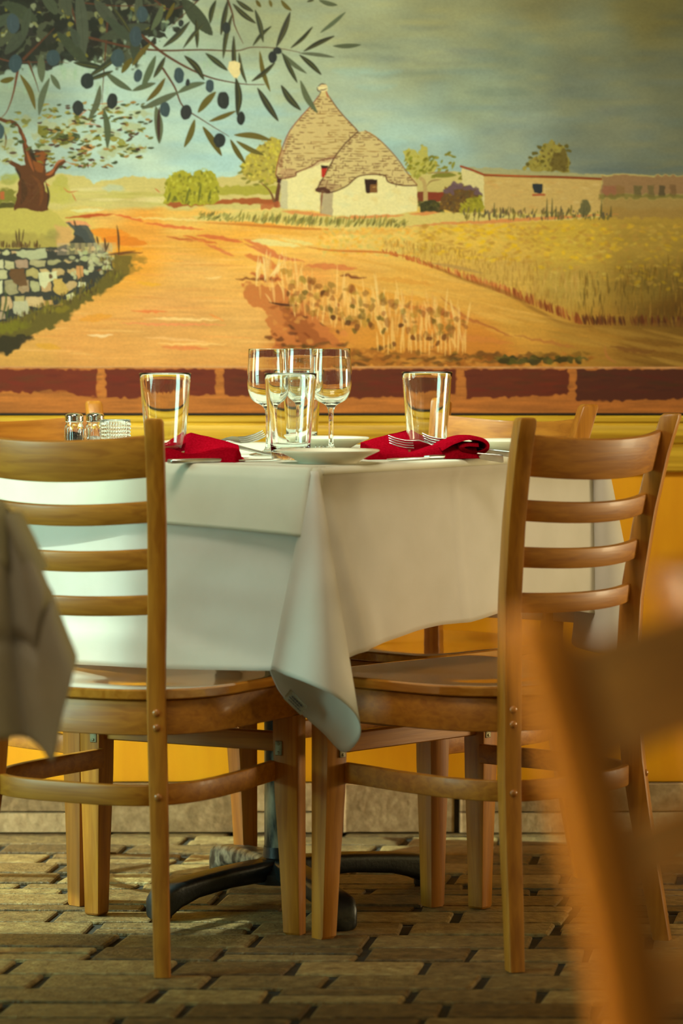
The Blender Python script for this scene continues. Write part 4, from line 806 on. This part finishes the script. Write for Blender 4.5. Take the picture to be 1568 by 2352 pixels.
dup(ch, (-.43, 5.88, 0), at_deg(-47), 'ladder-back wooden chair beyond the table on the left, behind the salt and pepper shakers')
fc = dup(ch, (.388, 1.668, 0), at_deg(-17), 'blurred brown wooden chair close to the camera at the lower right')
del fc['group']
# ------------------------------------------------------------------ laid table
NC = Vector((-.04, 5.13, 0)); E1 = Vector((.588, .809, 0)).normalized(); E2 = Vector((-.809, .588, 0)).normalized(); SZ = .84; HT = .7725
def T(u, v, z=0): return NC + E1 * u + E2 * v + Vector((0, 0, z))
tb = thing('pedestal_table', 'square pedestal table with a worn iron post and black cross feet, under the white cloth', 'table', tuple(T(SZ / 2, SZ / 2)))
ctr = T(SZ / 2, SZ / 2); RM = Matrix((E1, E2, Vector((0, 0, 1)))).transposed()
bm = bmesh.new(); box(bm, (0, 0, HT - .022), (SZ - .036, SZ - .036, .030), .004, RM); link('tabletop', bm, tabletop_m, tb)
PC = Vector((-.108, 5.675, 0)) - ctr
bm = bmesh.new(); lathe(bm, [(.027, .05), (.027, .70), (.05, .71), (.12, .742), (.12, .746)], PC, 32, True); link('post', bm, worn_iron, tb)
bm = bmesh.new(); lathe(bm, [(.06, .034), (.06, .052), (.045, .068), (.03, .076), (.028, .095)], PC, 32, True); link('hub', bm, black_iron, tb)
for tip in ((-.318, 5.475), (.005, 5.372), (.165, 5.84), (-.222, 5.955)):
    bm = bmesh.new(); rings = []; d = Vector((tip[0], tip[1], 0)) - ctr - PC; L_ = d.length; d.normalize(); s_ = Vector((-d.y, d.x, 0))
    for q, zc, hw, hh in ((.03, .054, .026, .02), (.2, .056, .026, .018), (.45, .054, .025, .017), (.7, .047, .025, .018), (.85, .038, .026, .022), (.94, .028, .027, .026), (.985, .020, .024, .02), (1.0, .012, .018, .011)):
        rings.append(rrect(PC + d * (L_ * q) + Vector((0, 0, zc)), s_, Vector((0, 0, 1)), hw, hh, .011, 5))
    loft(bm, rings); lg = link('leg', bm, worn_foot if tip == (-.222, 5.955) else black_iron, tb, 50)
    bm = bmesh.new(); lathe(bm, [(.014, 0), (.016, .002), (.016, .012), (.012, .014)], PC + d * (L_ * .93), 20, True); link('foot_pad', bm, rubber, lg)
# cloth: sides as grids that roll over the table edge, corners as hollow cones
def fold_side(bm, A, dirv, outv, length, hem, bulge, u0=0., u1=1., nu=80, ns=34, top=HT, off=.004, inset=.03, r=.008, tuck=0.0):
    """hanging side of a cloth; hem(u) gives the height of its lower edge, bulge(u, s) how far it stands out"""
    grid = []
    for i in range(nu + 1):
        u = (u0 + (u1 - u0) * i / nu) * length; col = []
        col.append(A + dirv * u - outv * inset + Vector((0, 0, top + off)))
        for k in range(5):
            a = k / 4 * PI / 2; col.append(A + dirv * u + outv * (off - r + r * math.sin(a)) + Vector((0, 0, top + off - r + r * math.cos(a))))
        h = hem(u); z0 = top + off - r
        for k in range(1, ns + 1):
            s = k / ns; z = z0 + (h - z0) * s
            col.append(A + dirv * u + outv * (off + bulge(u, s)) + Vector((0, 0, z)))
        grid.append([bm.verts.new(p) for p in col])
    for a, b in zip(grid, grid[1:]):
        for j in range(len(a) - 1): bm.faces.new((a[j], a[j + 1], b[j + 1], b[j]))
def cone(bm, apex, rim, n=72, ns=40, belly=.0, r0=.006, band=None):
    """cloth corner: a hollow flattened cone from the table corner to a slanting open rim"""
    P = [Vector(p) for p in rim]; Q = P + P[:3]; L_ = []
    for i in range(len(P)):
        p0, p1, p2, p3 = P[i - 1], P[i], P[(i + 1) % len(P)], P[(i + 2) % len(P)]
        for k in range(6):
            t = k / 6; L_.append(.5 * (2 * p1 + (p2 - p0) * t + (2*p0 - 5*p1 + 4*p2 - p3) * t*t + (3*p1 - p0 - 3*p2 + p3) * t**3))
    c = sum(L_, Vector()) / len(L_); rings = []
    for k in range(ns + 1):
        s = k / ns
        rings.append([apex + (p - apex) * s + (Vector((p.x - c.x, p.y - c.y, 0)).normalized() * r0) * (1 - s) + Vector((p.x - c.x, p.y - c.y, 0)) * belly * s * (1 - s) + (Vector((0, band[2] * math.exp(-((s - band[0]) / band[1]) ** 2), 0)) if band else Vector()) for p in L_])
    loft(bm, rings, cap=False)
def solid(o, th=.0012): m = o.modifiers.new('thickness', 'SOLIDIFY'); m.thickness = th; m.offset = 0; return o
bm = bmesh.new()
hemR = lambda u: lin(u, [0, .06, .10, .18, .28, .34, .41, .48, .56, .65, .74, .84], [.470, .474, .481, .490, .503, .508, .508, .516, .524, .518, .505, .49])
hemL = lambda u: lin(u, [0, .09, .2, .3, .5, .7, .84], [.460, .456, .451, .446, .441, .446, .46])
def bulR(u, s):
    b = -.013 * min(1, s / .09) + .016 * s + .006 * math.exp(-((u - (.028 + .085 * s)) / .014) ** 2) * min(1, s * 3) - .004 * math.exp(-((u - (.075 + .11 * s)) / .03) ** 2)
    b += .007 * s * math.sin(u * 13 + 1.0) * s + .012 * s * s * math.exp(-((u - .42) / .10) ** 2) + .0018 * math.exp(-((u - .40) / .004) ** 2)
    b += .018 * s ** 2 * math.exp(-((u - .70) / .08) ** 2) * math.sin(s * 3)
    return b
def bulL(u, s):
    b = .008 * s + .004 * s * math.sin(u * 11) + .007 * math.exp(-((s - (.74 + .22 * math.cos((u - .42) * 4.2) * -1 + .1)) / .03) ** 2) * 0
    crease = .82 + .9 * max(0, .30 - u) ** 1.0 * .9                     # soft diagonal fold low on the left side
    b += .008 / (1 + math.exp(-(s - crease) * 60)) * (1 if u > .1 else u / .1)
    b += .0015 * math.exp(-((u - .385) / .003) ** 2) - .05 * max(0, u - .385) * min(1, s * 3)
    return b
fold_side(bm, T(0, 0), E1, -E2, SZ, hemR, bulR)
fold_side(bm, T(0, 0), E2, -E1, SZ, hemL, bulL)
far = lambda u: .47
fold_side(bm, T(0, SZ), E1, E2, SZ, far, lambda u, s: .012 * s + .005 * s * math.sin(u * 14), nu=40, ns=14)
fold_side(bm, T(SZ, 0), E2, E1, SZ, far, lambda u, s: .012 * s + .005 * s * math.sin(u * 12), nu=40, ns=14)
g = [[bm.verts.new(T(a * SZ, b * SZ, HT + .004)) for b in np.linspace(0.02, .98, 13)] for a in np.linspace(0.02, .98, 13)]
for a, b in zip(g, g[1:]):
    for j in range(12): bm.faces.new((a[j], a[j + 1], b[j + 1], b[j]))
rim = [W(622, 1538, 5.13), W(655, 1550, 5.07), W(712, 1572, 5.03), W(770, 1600, 5.025), W(812, 1636, 5.05), W(828, 1672, 5.09), W(820, 1704, 5.13), W(788, 1728, 5.16), W(742, 1684, 5.185), W(692, 1640, 5.18), W(650, 1600, 5.165), W(630, 1566, 5.15)]
cone(bm, W(722, 1082, 5.128), rim)
rim2 = [W(1312, 1474, 5.85), W(1345, 1494, 5.81), W(1405, 1502, 5.79), W(1460, 1490, 5.81), W(1470, 1440, 5.86), W(1420, 1425, 5.92), W(1345, 1430, 5.92)]
cone(bm, T(SZ, 0, HT - .004) + E1 * .012, rim2, r0=.012)
cone(bm, T(0, SZ, HT - .004), [T(0, SZ, 0) + Vector(p) for p in ((-.10, -.02, .45), (-.06, -.05, .44), (0, -.04, .43), (.02, 0, .42), (-.03, .05, .36), (-.09, .03, .40))], r0=.01)
cone(bm, T(SZ, SZ, HT - .004), [T(SZ, SZ, 0) + Vector(p) for p in ((-.05, .02, .45), (-.03, -.02, .44), (.03, -.01, .43), (.05, .03, .42), (0, .07, .38), (-.04, .06, .41))], r0=.01)
cl = solid(link('tablecloth', bm, linen_m, None, 60)); tag(cl, 'long white tablecloth on the middle table, its near corner hanging in a pointed fold', 'tablecloth')
# laundry label sewn to the hanging corner
a_, b_, c_, d_ = W(667, 1583, 5.168), W(706, 1622, 5.168), W(691, 1643, 5.17), W(650, 1603, 5.168)
ux = (b_ - a_).normalized(); vy = (d_ - a_).normalized(); nz_ = ux.cross(vy).normalized(); nz_ = nz_ if nz_.y < 0 else -nz_
bm = bmesh.new(); pts = [a_, b_, c_, d_]; loft(bm, [[p + nz_ * .0012 for p in pts], [p + nz_ * .0022 for p in pts]]); lb = link('care_label', bm, tag_m, cl); lb['label'] = 'small grey label with dark printed lines'
bm = bmesh.new()
for k, (t0, t1, ww) in enumerate([(.22, .86, .10), (.16, .78, .08), (.2, .9, .07)]):
    y = .28 + k * .21; p = lambda s, q: a_ + (b_ - a_) * s + (d_ - a_) * q + nz_ * .0026
    s = t0
    while s < t1:
        e = min(t1, s + R.uniform(.07, .16)); loft(bm, [[p(s, y), p(e, y), p(e, y + ww), p(s, y + ww)], [p(s, y) + nz_ * .0003, p(e, y) + nz_ * .0003, p(e, y + ww) + nz_ * .0003, p(s, y + ww) + nz_ * .0003]]); s = e + .025
link('label_print', bm, ink, lb)
# short square topper
bm = bmesh.new(); TT = .0035
fold_side(bm, T(0, 0), E2, -E1, SZ, lambda u: lin(u, [0, .05, .3, .84], [.672, .675, .683, .69]), lambda u, s: .003 + .010 * s * (.5 + .5 * math.sin(u * 9 + 2)) + .004 * s + .004 * math.exp(-((u - .02) / .02) ** 2) * s, u0=.004, off=.0085, ns=16)
fold_side(bm, T(0, 0), E1, -E2, SZ, lambda u: HT - .004, lambda u, s: -.001 * s, u0=.004, off=.0075, ns=2)
g = [[bm.verts.new(T(a * SZ, b * SZ, HT + .0085)) for b in np.linspace(0.02, 1, 13)] for a in np.linspace(0.02, 1, 13)]
for a, b in zip(g, g[1:]):
    for j in range(12): bm.faces.new((a[j], a[j + 1], b[j + 1], b[j]))
lathe(bm, [(.0105, HT - .024), (.0112, HT), (.009, HT + .006), (.004, HT + .0085)], T(.0035, .0035), 20)
ov = solid(link('table_topper', bm, linen_top, None, 60)); tag(ov, 'short ivory cloth laid over the middle table, its edge hanging low on the left side', 'tablecloth')
TZ = HT + .0092
# ------------------------------------------------------------------ table at the left
FC = W(16, 1170, 4.0); fz = FC.z; A0 = Vector((FC.x, FC.y, 0)); d1 = Vector((-.97, -.24, 0)).normalized(); d2 = Vector((-.24, .97, 0)).normalized()
bt = thing('side_table', 'white-clothed table cut off at the left edge, in front of the left chair', 'table', tuple(A0 + d1 * .4 + d2 * .4))
cc = A0 + d1 * .4 + d2 * .4; RM2 = Matrix((-d1, d2, Vector((0, 0, 1)))).transposed()
bm = bmesh.new(); box(bm, (0, 0, fz - .024), (.78, .78, .03), .004, RM2); link('tabletop', bm, tabletop_m, bt)
bm = bmesh.new(); lathe(bm, [(.03, .05), (.03, .70), (.12, .74), (.12, fz - .04)], (0, 0, 0), 24, True); link('post', bm, worn_iron, bt)
for k in range(4):
    bm = bmesh.new(); d = Vector((math.cos(k * PI / 2 + .5), math.sin(k * PI / 2 + .5), 0)); s_ = Vector((-d.y, d.x, 0))
    loft(bm, [rrect(d * (.28 * q) + Vector((0, 0, zc)), s_, Vector((0, 0, 1)), .025, hh, .01, 4) for q, zc, hh in ((.02, .055, .02), (.5, .053, .018), (.85, .038, .022), (1, .016, .016))]); link('leg', bm, black_iron, bt)
bm = bmesh.new()
fold_side(bm, A0, d1, (d2 * -1), .8, lambda u: .497, lambda u, s: .012 * s + .008 * s * math.sin(u * 12 + 1) - .012 * math.exp(-((s - .78) / .05) ** 2), top=fz, nu=50, ns=40)
fold_side(bm, A0, d2, (d1 * -1), .8, lambda u: .50, lambda u, s: .015 * s + .006 * s * math.sin(u * 10), top=fz, nu=40, ns=20)
fold_side(bm, A0 + d1 * .8, d2, d1, .8, lambda u: .50, lambda u, s: .015 * s, top=fz, nu=20, ns=10); fold_side(bm, A0 + d2 * .8, d1, d2, .8, lambda u: .50, lambda u, s: .015 * s, top=fz, nu=20, ns=10)
g = [[bm.verts.new(A0 + d1 * (a * .8) + d2 * (b * .8) + Vector((0, 0, fz + .004))) for b in (.02, .5, .98)] for a in (.02, .5, .98)]
for a, b in zip(g, g[1:]):
    for j in range(2): bm.faces.new((a[j], a[j + 1], b[j + 1], b[j]))
rim = [W(-70, 1690, 3.90), W(0, 1694, 3.925), W(56, 1694, 3.965), W(92, 1716, 3.95), W(122, 1748, 3.93), W(142, 1650, 3.905), W(166, 1560, 3.90), W(177, 1508, 3.94), W(160, 1500, 4.06), W(120, 1560, 4.10), W(60, 1600, 4.08), W(-40, 1640, 4.02)]
cone(bm, FC + Vector((.004, 0, -.012)), rim, r0=.012, belly=.10, band=(.55, .035, .014))
fcl = solid(link('tablecloth', bm, linen_m, None, 60)); tag(fcl, 'slightly blurred white tablecloth hanging at the left edge of the picture', 'tablecloth')
bm = bmesh.new()
fold_side(bm, A0, d1, (d2 * -1), .8, lambda u: .712, lambda u, s: .004 + .012 * s, top=fz, u0=.004, nu=30, ns=12, off=.008)
rm3 = [W(62, 1318, 3.975), W(92, 1314, 3.965), W(110, 1302, 3.985), W(100, 1296, 4.03), W(84, 1290, 4.06), W(60, 1300, 4.02)]
cone(bm, FC + Vector((.004, 0, -.004)), rm3, r0=.014, belly=.5)
g = [[bm.verts.new(A0 + d1 * (a * .8) + d2 * (b * .8) + Vector((0, 0, fz + .008))) for b in (.0, .5, 1)] for a in (.0, .5, 1)]
for a, b in zip(g, g[1:]):
    for j in range(2): bm.faces.new((a[j], a[j + 1], b[j + 1], b[j]))
fo = solid(link('table_topper', bm, linen_top, None, 60)); tag(fo, 'short overlay cloth on the blurred table at the left edge', 'tablecloth')
# ------------------------------------------------------------------ glassware
def at(px, D, z=None): p = W(px, 1100, D); return Vector((p.x, D, TZ if z is None else z))
def tumbler(label):
    t = thing('pint_tumbler', label, 'glass', group=None)
    bm = bmesh.new(); R0, R1, H = .0315, .0435, .1435
    r_o = lambda z: R0 + (R1 - R0) * (z / H) ** 1.02
    prof = [(.0004, .0035), (.024, .0028), (R0 - .004, 0), (R0 - .0012, .0008), (R0, .004)] + [(r_o(z), z) for z in np.linspace(.012, H - .002, 14)] + [(R1 - .0003, H - .0006), (R1 - .0012, H), (R1 - .0022, H - .0006)]
    prof += [(r_o(z) - .0026 - .0012 * (1 - z / H), z) for z in np.linspace(H - .003, .020, 14)] + [(R0 - .009, .0145), (.012, .0125), (.0004, .012)]
    lathe(bm, prof, n=64, cap=True); link('bowl', bm, glass, t, 60)
    return t
def single(root): return root
GT = 'straight-sided tumblers on the laid table'
t1 = tumbler('empty clear tumbler beside the near plate, the nearest glass on the table'); t1.location = at(667, 5.40); t1['group'] = GT
dup(t1, at(380, 5.43), 0, 'empty clear tumbler behind the dark red napkin on the left'); dup(t1, at(980, 5.565), 0, 'empty clear tumbler standing in the folded red napkin on the right'); dup(t1, at(687, 6.0), 0, 'empty clear tumbler farthest back, half hidden behind the nearest tumbler')
def wine(label):
    t = thing('wine_glass', label, 'glass')
    bm = bmesh.new()
    o = [(.0004, .0006), (.030, 0), (.0325, .0008), (.0328, .002), (.030, .0032), (.018, .0055), (.008, .010), (.0048, .018), (.0042, .035), (.0042, .060), (.0050, .074), (.0075, .083), (.0140, .0885), (.0245, .0940), (.0315, .1030), (.0350, .1150), (.0362, .130), (.0358, .148), (.0348, .165), (.0336, .1835), (.0332, .1848), (.0324, .1848), (.0322, .1835)]
    o = [(a, b * .985) for a, b in o]
    i = [(.0335, .165), (.0346, .148), (.0350, .130), (.0336, .1165), (.0300, .1055), (.0230, .0970), (.0130, .0920), (.0050, .0905), (.0004, .0900)]; i = [(a, b * .985) for a, b in i]
    P = cr([(a, 0, b) for a, b in o[2:-2]], 3); prof = o[:2] + [(p.x, p.z) for p in P] + o[-2:] + [(p.x, p.z) for p in cr([(a, 0, b) for a, b in i], 3)]
    lathe(bm, prof, n=64, cap=True); link('bowl_and_stem', bm, glass, t, 60); return t
w1 = wine('empty stemmed wine glass on the left of the three, left of the nearest tumbler'); w1.location = at(616, 5.58); w1['group'] = 'stemmed wine glasses on the laid table'
dup(w1, at(693, 5.745), 0, 'empty stemmed wine glass in the middle of the three, behind the nearest tumbler'); dup(w1, at(760, 5.66), 0, 'empty stemmed wine glass on the right of the three, its stem in clear view')
# shakers and candle glass
def shaker(label, fill):
    t = thing('shaker', label, 'shaker')
    def ring(r, z, k=.06, n=64): return [Vector((r * (1 + k * math.cos(8 * a)) * math.cos(a), r * (1 + k * math.cos(8 * a)) * math.sin(a), z)) for a in np.linspace(0, 2 * PI, n, endpoint=False)]
    bm = bmesh.new(); prof = [(.001, .002, 0), (.013, .001, 0), (.0155, .0015, .03), (.0168, .006, .05), (.0160, .011, .05), (.0170, .017, .06), (.0160, .023, .06), (.0170, .029, .06), (.0160, .035, .06), (.0168, .041, .05), (.0158, .047, .02), (.0140, .051, 0), (.0140, .058, 0), (.0125, .058, 0), (.0125, .050, 0), (.0138, .045, 0), (.0138, .008, 0), (.001, .005, 0)]
    loft(bm, [ring(r, z, k) for r, z, k in prof]); g_ = link('jar', bm, glass, t, 60)
    bm = bmesh.new(); h = .034 if fill is pepper else .026
    loft(bm, [[Vector((rr * math.cos(a), rr * math.sin(a), z + (.003 * math.sin(2 * a) if z > .02 else 0))) for a in np.linspace(0, 2 * PI, 32, endpoint=False)] for rr, z in ((.001, .0055), (.0132, .0085), (.0133, h - .004), (.0125, h), (.001, h + .001))]); f = link('filling', bm, fill, g_, 60)
    bm = bmesh.new(); lathe(bm, [(.001, .0545), (.0150, .054), (.0162, .0555), (.0158, .0575), (.0164, .0595), (.0158, .0615), (.0164, .0635), (.0158, .0655), (.0150, .0675), (.010, .0695), (.001, .0702)], n=40, cap=True)
    for k in range(7):
        a = k * PI / 3; r_ = .006 if k < 6 else 0; dome(bm, (r_ * math.cos(a), r_ * math.sin(a), .0699), (0, 0, 1), .0009, .0004, 8)
    link('cap', bm, chrome, t, 40); return t
s1 = shaker('glass pepper shaker with a chrome cap, leftmost of the pair of shakers', pepper); s1.location = at(171, 5.70); s1['group'] = 'glass shakers with chrome caps'
s2 = shaker('glass salt shaker with a chrome cap, between the pepper shaker and the candle glass', salt); s2.location = at(219, 5.72); s2['group'] = 'glass shakers with chrome caps'
vt = bmesh.new(); n = 144; rings = []
def vring(r, z, amp): return [Vector(((r + amp * abs(math.cos(18 * a))) * math.cos(a), (r + amp * abs(math.cos(18 * a))) * math.sin(a), z)) for a in np.linspace(0, 2 * PI, n, endpoint=False)]
zz = np.linspace(.004, .054, 67)
rings = [vring(.001, .004, 0), vring(.022, .003, 0), vring(.0235, .0032, 0)] + [vring(.0236 + .0022 * (z / .06), z, .0018 * abs(math.sin(z * PI / .0062))) for z in zz] + [vring(.0258, .058, 0), vring(.0262, .0605, 0), vring(.0252, .0615, 0), vring(.0238, .0605, 0), vring(.0228, .050, 0), vring(.021, .012, 0), vring(.001, .009, 0)]
loft(vt, rings); vo = link('votive_glass', vt, glass, None, 70); vo.location = at(265, 5.60); tag(vo, 'small hobnail glass candle holder right of the salt shaker', 'candle holder')
# plates
def plate(label, r=.083, h=.021):
    bm = bmesh.new(); k = r / .083
    lathe(bm, [(.001, .0022), (.040 * k, .0022), (.043 * k, .0), (.048 * k, .0), (.050 * k, .003), (.064 * k, .011), (.078 * k, .0175), (.0825 * k, h - .0015), (.083 * k, h), (.0815 * k, h + .0008), (.074 * k, .0192), (.060 * k, .013), (.048 * k, .0065), (.040 * k, .0052), (.001, .0052)], n=72, cap=True)
    o = link('side_plate', bm, china, None, 50); return tag(o, label, 'plate', 'cream side plates on the laid table')
p1 = plate('cream side plate at the near corner of the table, in front of the glasses'); p1.location = at(754, 5.275)
p2 = p1.copy(); COL.objects.link(p2); p2.location = at(742, 5.88); p2['label'] = 'cream side plate behind the wine glasses at the back of the table'
p3 = p1.copy(); COL.objects.link(p3); p3.location = at(1172, 5.745); p3['label'] = 'cream side plate right of the red napkin, next to the right chair'
# napkins
def napkin(label, loc, ang, flip=1, roll=1.0):
    """folded cloth napkin: rolled front fold, raised flap behind, open S-fold at one end"""
    bm = bmesh.new(); nx, ny = 66, 60; g = []
    def H(x, y):
        fr = .0185 + .009 * max(0, (x + .02) / .1) ** 1.3 * roll + .002 * math.sin(x * 60)
        yc = .012 + .10 * (x + .09) * .12
        a = fr * max(0, 1 - ((y - yc) / .026) ** 2) ** .55 * (1 - .35 * math.exp(-((x + .02) / .03) ** 2))
        hb = (.026 * max(0, 1 - abs(x - .03) / (.06 if x > .03 else .10)) ** .8 + .016) * (1 if x < .07 else max(0, (.095 - x) / .025))
        b = hb * max(0, 1 - (abs(y - .185 + .12 * abs(x)) / .048) ** 1.3) ** .9
        e = .0035 + .0012 * math.sin(x * 40 + y * 50)
        return max(a, b, e)
    X = lambda i: -.097 + .194 * i / nx
    def outline(x): 
        q = (x + .097) / .194
        y0 = -.016 + .006 * math.sin(q * PI) ; y1 = .05 + .185 * min(1, q * 3.2, (1 - q) * 3.0 + .15)
        return y0, y1
    for i in range(nx + 1):
        x = X(i); y0, y1 = outline(x); g.append([Vector((x * flip, y0 + (y1 - y0) * j / ny, H(x, y0 + (y1 - y0) * j / ny) * (1 if 0 < j < ny and 0 < i < nx else .35))) for j in range(ny + 1)])
    tp = [[bm.verts.new(p) for p in r] for r in g]; bt_ = [[bm.verts.new((p.x, p.y, 0)) for p in r] for r in g]
    for s_, gg in ((1, tp), (-1, bt_)):
        for a, b in zip(gg, gg[1:]):
            for j in range(ny): bm.faces.new((a[j], a[j + 1], b[j + 1], b[j]))
    for i in range(nx):
        bm.faces.new((tp[i][0], tp[i + 1][0], bt_[i + 1][0], bt_[i][0])); bm.faces.new((tp[i][ny], tp[i + 1][ny], bt_[i + 1][ny], bt_[i][ny]))
    for j in range(ny):
        bm.faces.new((tp[0][j], tp[0][j + 1], bt_[0][j + 1], bt_[0][j])); bm.faces.new((tp[nx][j], tp[nx][j + 1], bt_[nx][j + 1], bt_[nx][j]))
    # S-fold: ribbon rolled back on itself at the thick end
    S = cr([(.030, 0, .016), (.052, 0, .0275), (.080, 0, .0345), (.103, 0, .031), (.113, 0, .022), (.108, 0, .012), (.092, 0, .0085), (.074, 0, .013), (.066, 0, .019), (.075, 0, .0235), (.096, 0, .0225)], 6)
    pr = []
    for i, p in enumerate(S):
        tg = (S[min(i + 1, len(S) - 1)] - S[max(i - 1, 0)]).normalized(); nn = Vector((-tg.z, 0, tg.x)); hw = .0032
        pr.append([p + nn * hw, p - nn * hw])
    for ya, yb, sh in ((-.014, .048, 0),):
        rings = []
        for (a, b) in pr:
            rings.append([Vector((a.x * flip, ya + .004, a.z * roll)), Vector((a.x * flip, (ya + yb) / 2, a.z * roll + .001)), Vector((a.x * flip, yb, a.z * roll)), Vector((b.x * flip, yb, max(.0005, b.z * roll))), Vector((b.x * flip, (ya + yb) / 2, max(.0005, b.z * roll))), Vector((b.x * flip, ya, max(.0005, b.z * roll)))])
        loft(bm, rings)
    o = link('folded_napkin', bm, red_cloth, None, 70); o.location = loc; o.rotation_euler = (0, 0, ang); return tag(o, label, 'napkin', 'folded red napkins')
napkin('bright red folded napkin on the right side of the table, with an open looped end', at(968, 5.45, TZ), math.radians(16))
napkin('dark red folded napkin on the left, partly hidden by the left chair post', at(414, 5.325, TZ), math.radians(-12), -1, .62)
# cutlery
def fork(label):
    t = thing('fork', label, 'fork'); bm = bmesh.new()
    prof = [(-.10, .0012, .0085, .0012), (-.097, .0014, .0100, .0013), (-.06, .0016, .0075, .0013), (-.01, .003, .0045, .0016), (.015, .0085, .0036, .0018), (.034, .0125, .0060, .0014), (.046, .0110, .0115, .0011), (.056, .0085, .0122, .0010)]
    loft(bm, [rrect((x, 0, z), Vector((0, 1, 0)), Vector((0, 0, 1)), w, h, .0008) for x, z, w, h in prof]); link('handle', bm, steel, t, 50)
    bm = bmesh.new()
    for k in range(4):
        y = -.0096 + k * .0064
        loft(bm, [rrect((x, y, z), Vector((0, 1, 0)), Vector((0, 0, 1)), w, .0009, .0006) for x, z, w in ((.054, .0088, .0023), (.070, .0075, .0021), (.086, .0098, .0018), (.098, .0140, .0013), (.101, .0155, .0006))])
    link('tines', bm, steel, t, 50); return t
def knife(label):
    t = thing('knife', label, 'knife'); bm = bmesh.new()
    loft(bm, [rrect((x, 0, .0036), Vector((0, 1, 0)), Vector((0, 0, 1)), w, h, .002) for x, w, h in ((-.105, .007, .0025), (-.103, .009, .0034), (-.06, .008, .0034), (-.01, .0055, .003), (0, .006, .0025))]); link('handle', bm, steel, t, 50)
    bm = bmesh.new(); loft(bm, [rrect((x, y, .003), Vector((0, 1, 0)), Vector((0, 0, 1)), w, .0009, .0005) for x, y, w in ((-.002, 0, .006), (.02, 0, .0095), (.08, .001, .0100), (.098, .003, .007), (.106, .006, .0015))]); link('blade', bm, steel, t, 50); return t
def place(o, p, ang, tilt=0, roll=0): o.location = p; o.rotation_euler = (roll, -tilt, ang)
FG = 'steel forks on the laid table'
def tip(px, D, ang, z=0.):
    p = at(px, D, TZ + z); return p - Vector((math.cos(math.radians(ang)), math.sin(math.radians(ang)), 0)) * .095
f1 = fork('steel fork with its prongs raised, left of the wine glasses'); f1['group'] = FG; place(f1, tip(600, 5.66, 16, .010), math.radians(16), math.radians(7), .45)
def cp(o, p, ang, label, tilt=0, roll=0): r = dup(o, p, ang, label); r.rotation_euler = (roll, -tilt, ang); return r
cp(f1, tip(466, 5.50, 186, .004), math.radians(186), 'steel fork lying with its prongs beside the left red napkin', math.radians(3), -.4)
cp(f1, tip(895, 5.505, 166, .009), math.radians(166), 'steel fork showing its prongs over the left part of the right red napkin', math.radians(6), .75)
cp(f1, tip(972, 5.520, 158, .012), math.radians(158), 'steel fork whose prongs show beside the tumbler on the right', math.radians(6), .75)
cp(f1, tip(738, 5.44, -88, .002), math.radians(-88), 'steel fork whose prongs peep over the near cream plate', math.radians(3), 0)
k1 = knife('steel table knife lying along the near left edge, in front of the dark red napkin'); k1['group'] = 'steel knives on the laid table'
pa, pb = at(408, 5.262), at(628, 5.355); place(k1, (pa + pb) / 2, math.atan2(pb.y - pa.y, pb.x - pa.x))
pa, pb = at(1117, 5.545), at(836, 5.305); kk = dup(k1, (pa + pb) / 2, math.atan2(pb.y - pa.y, pb.x - pa.x), 'steel table knife lying under the bright red napkin on the right, both ends showing')
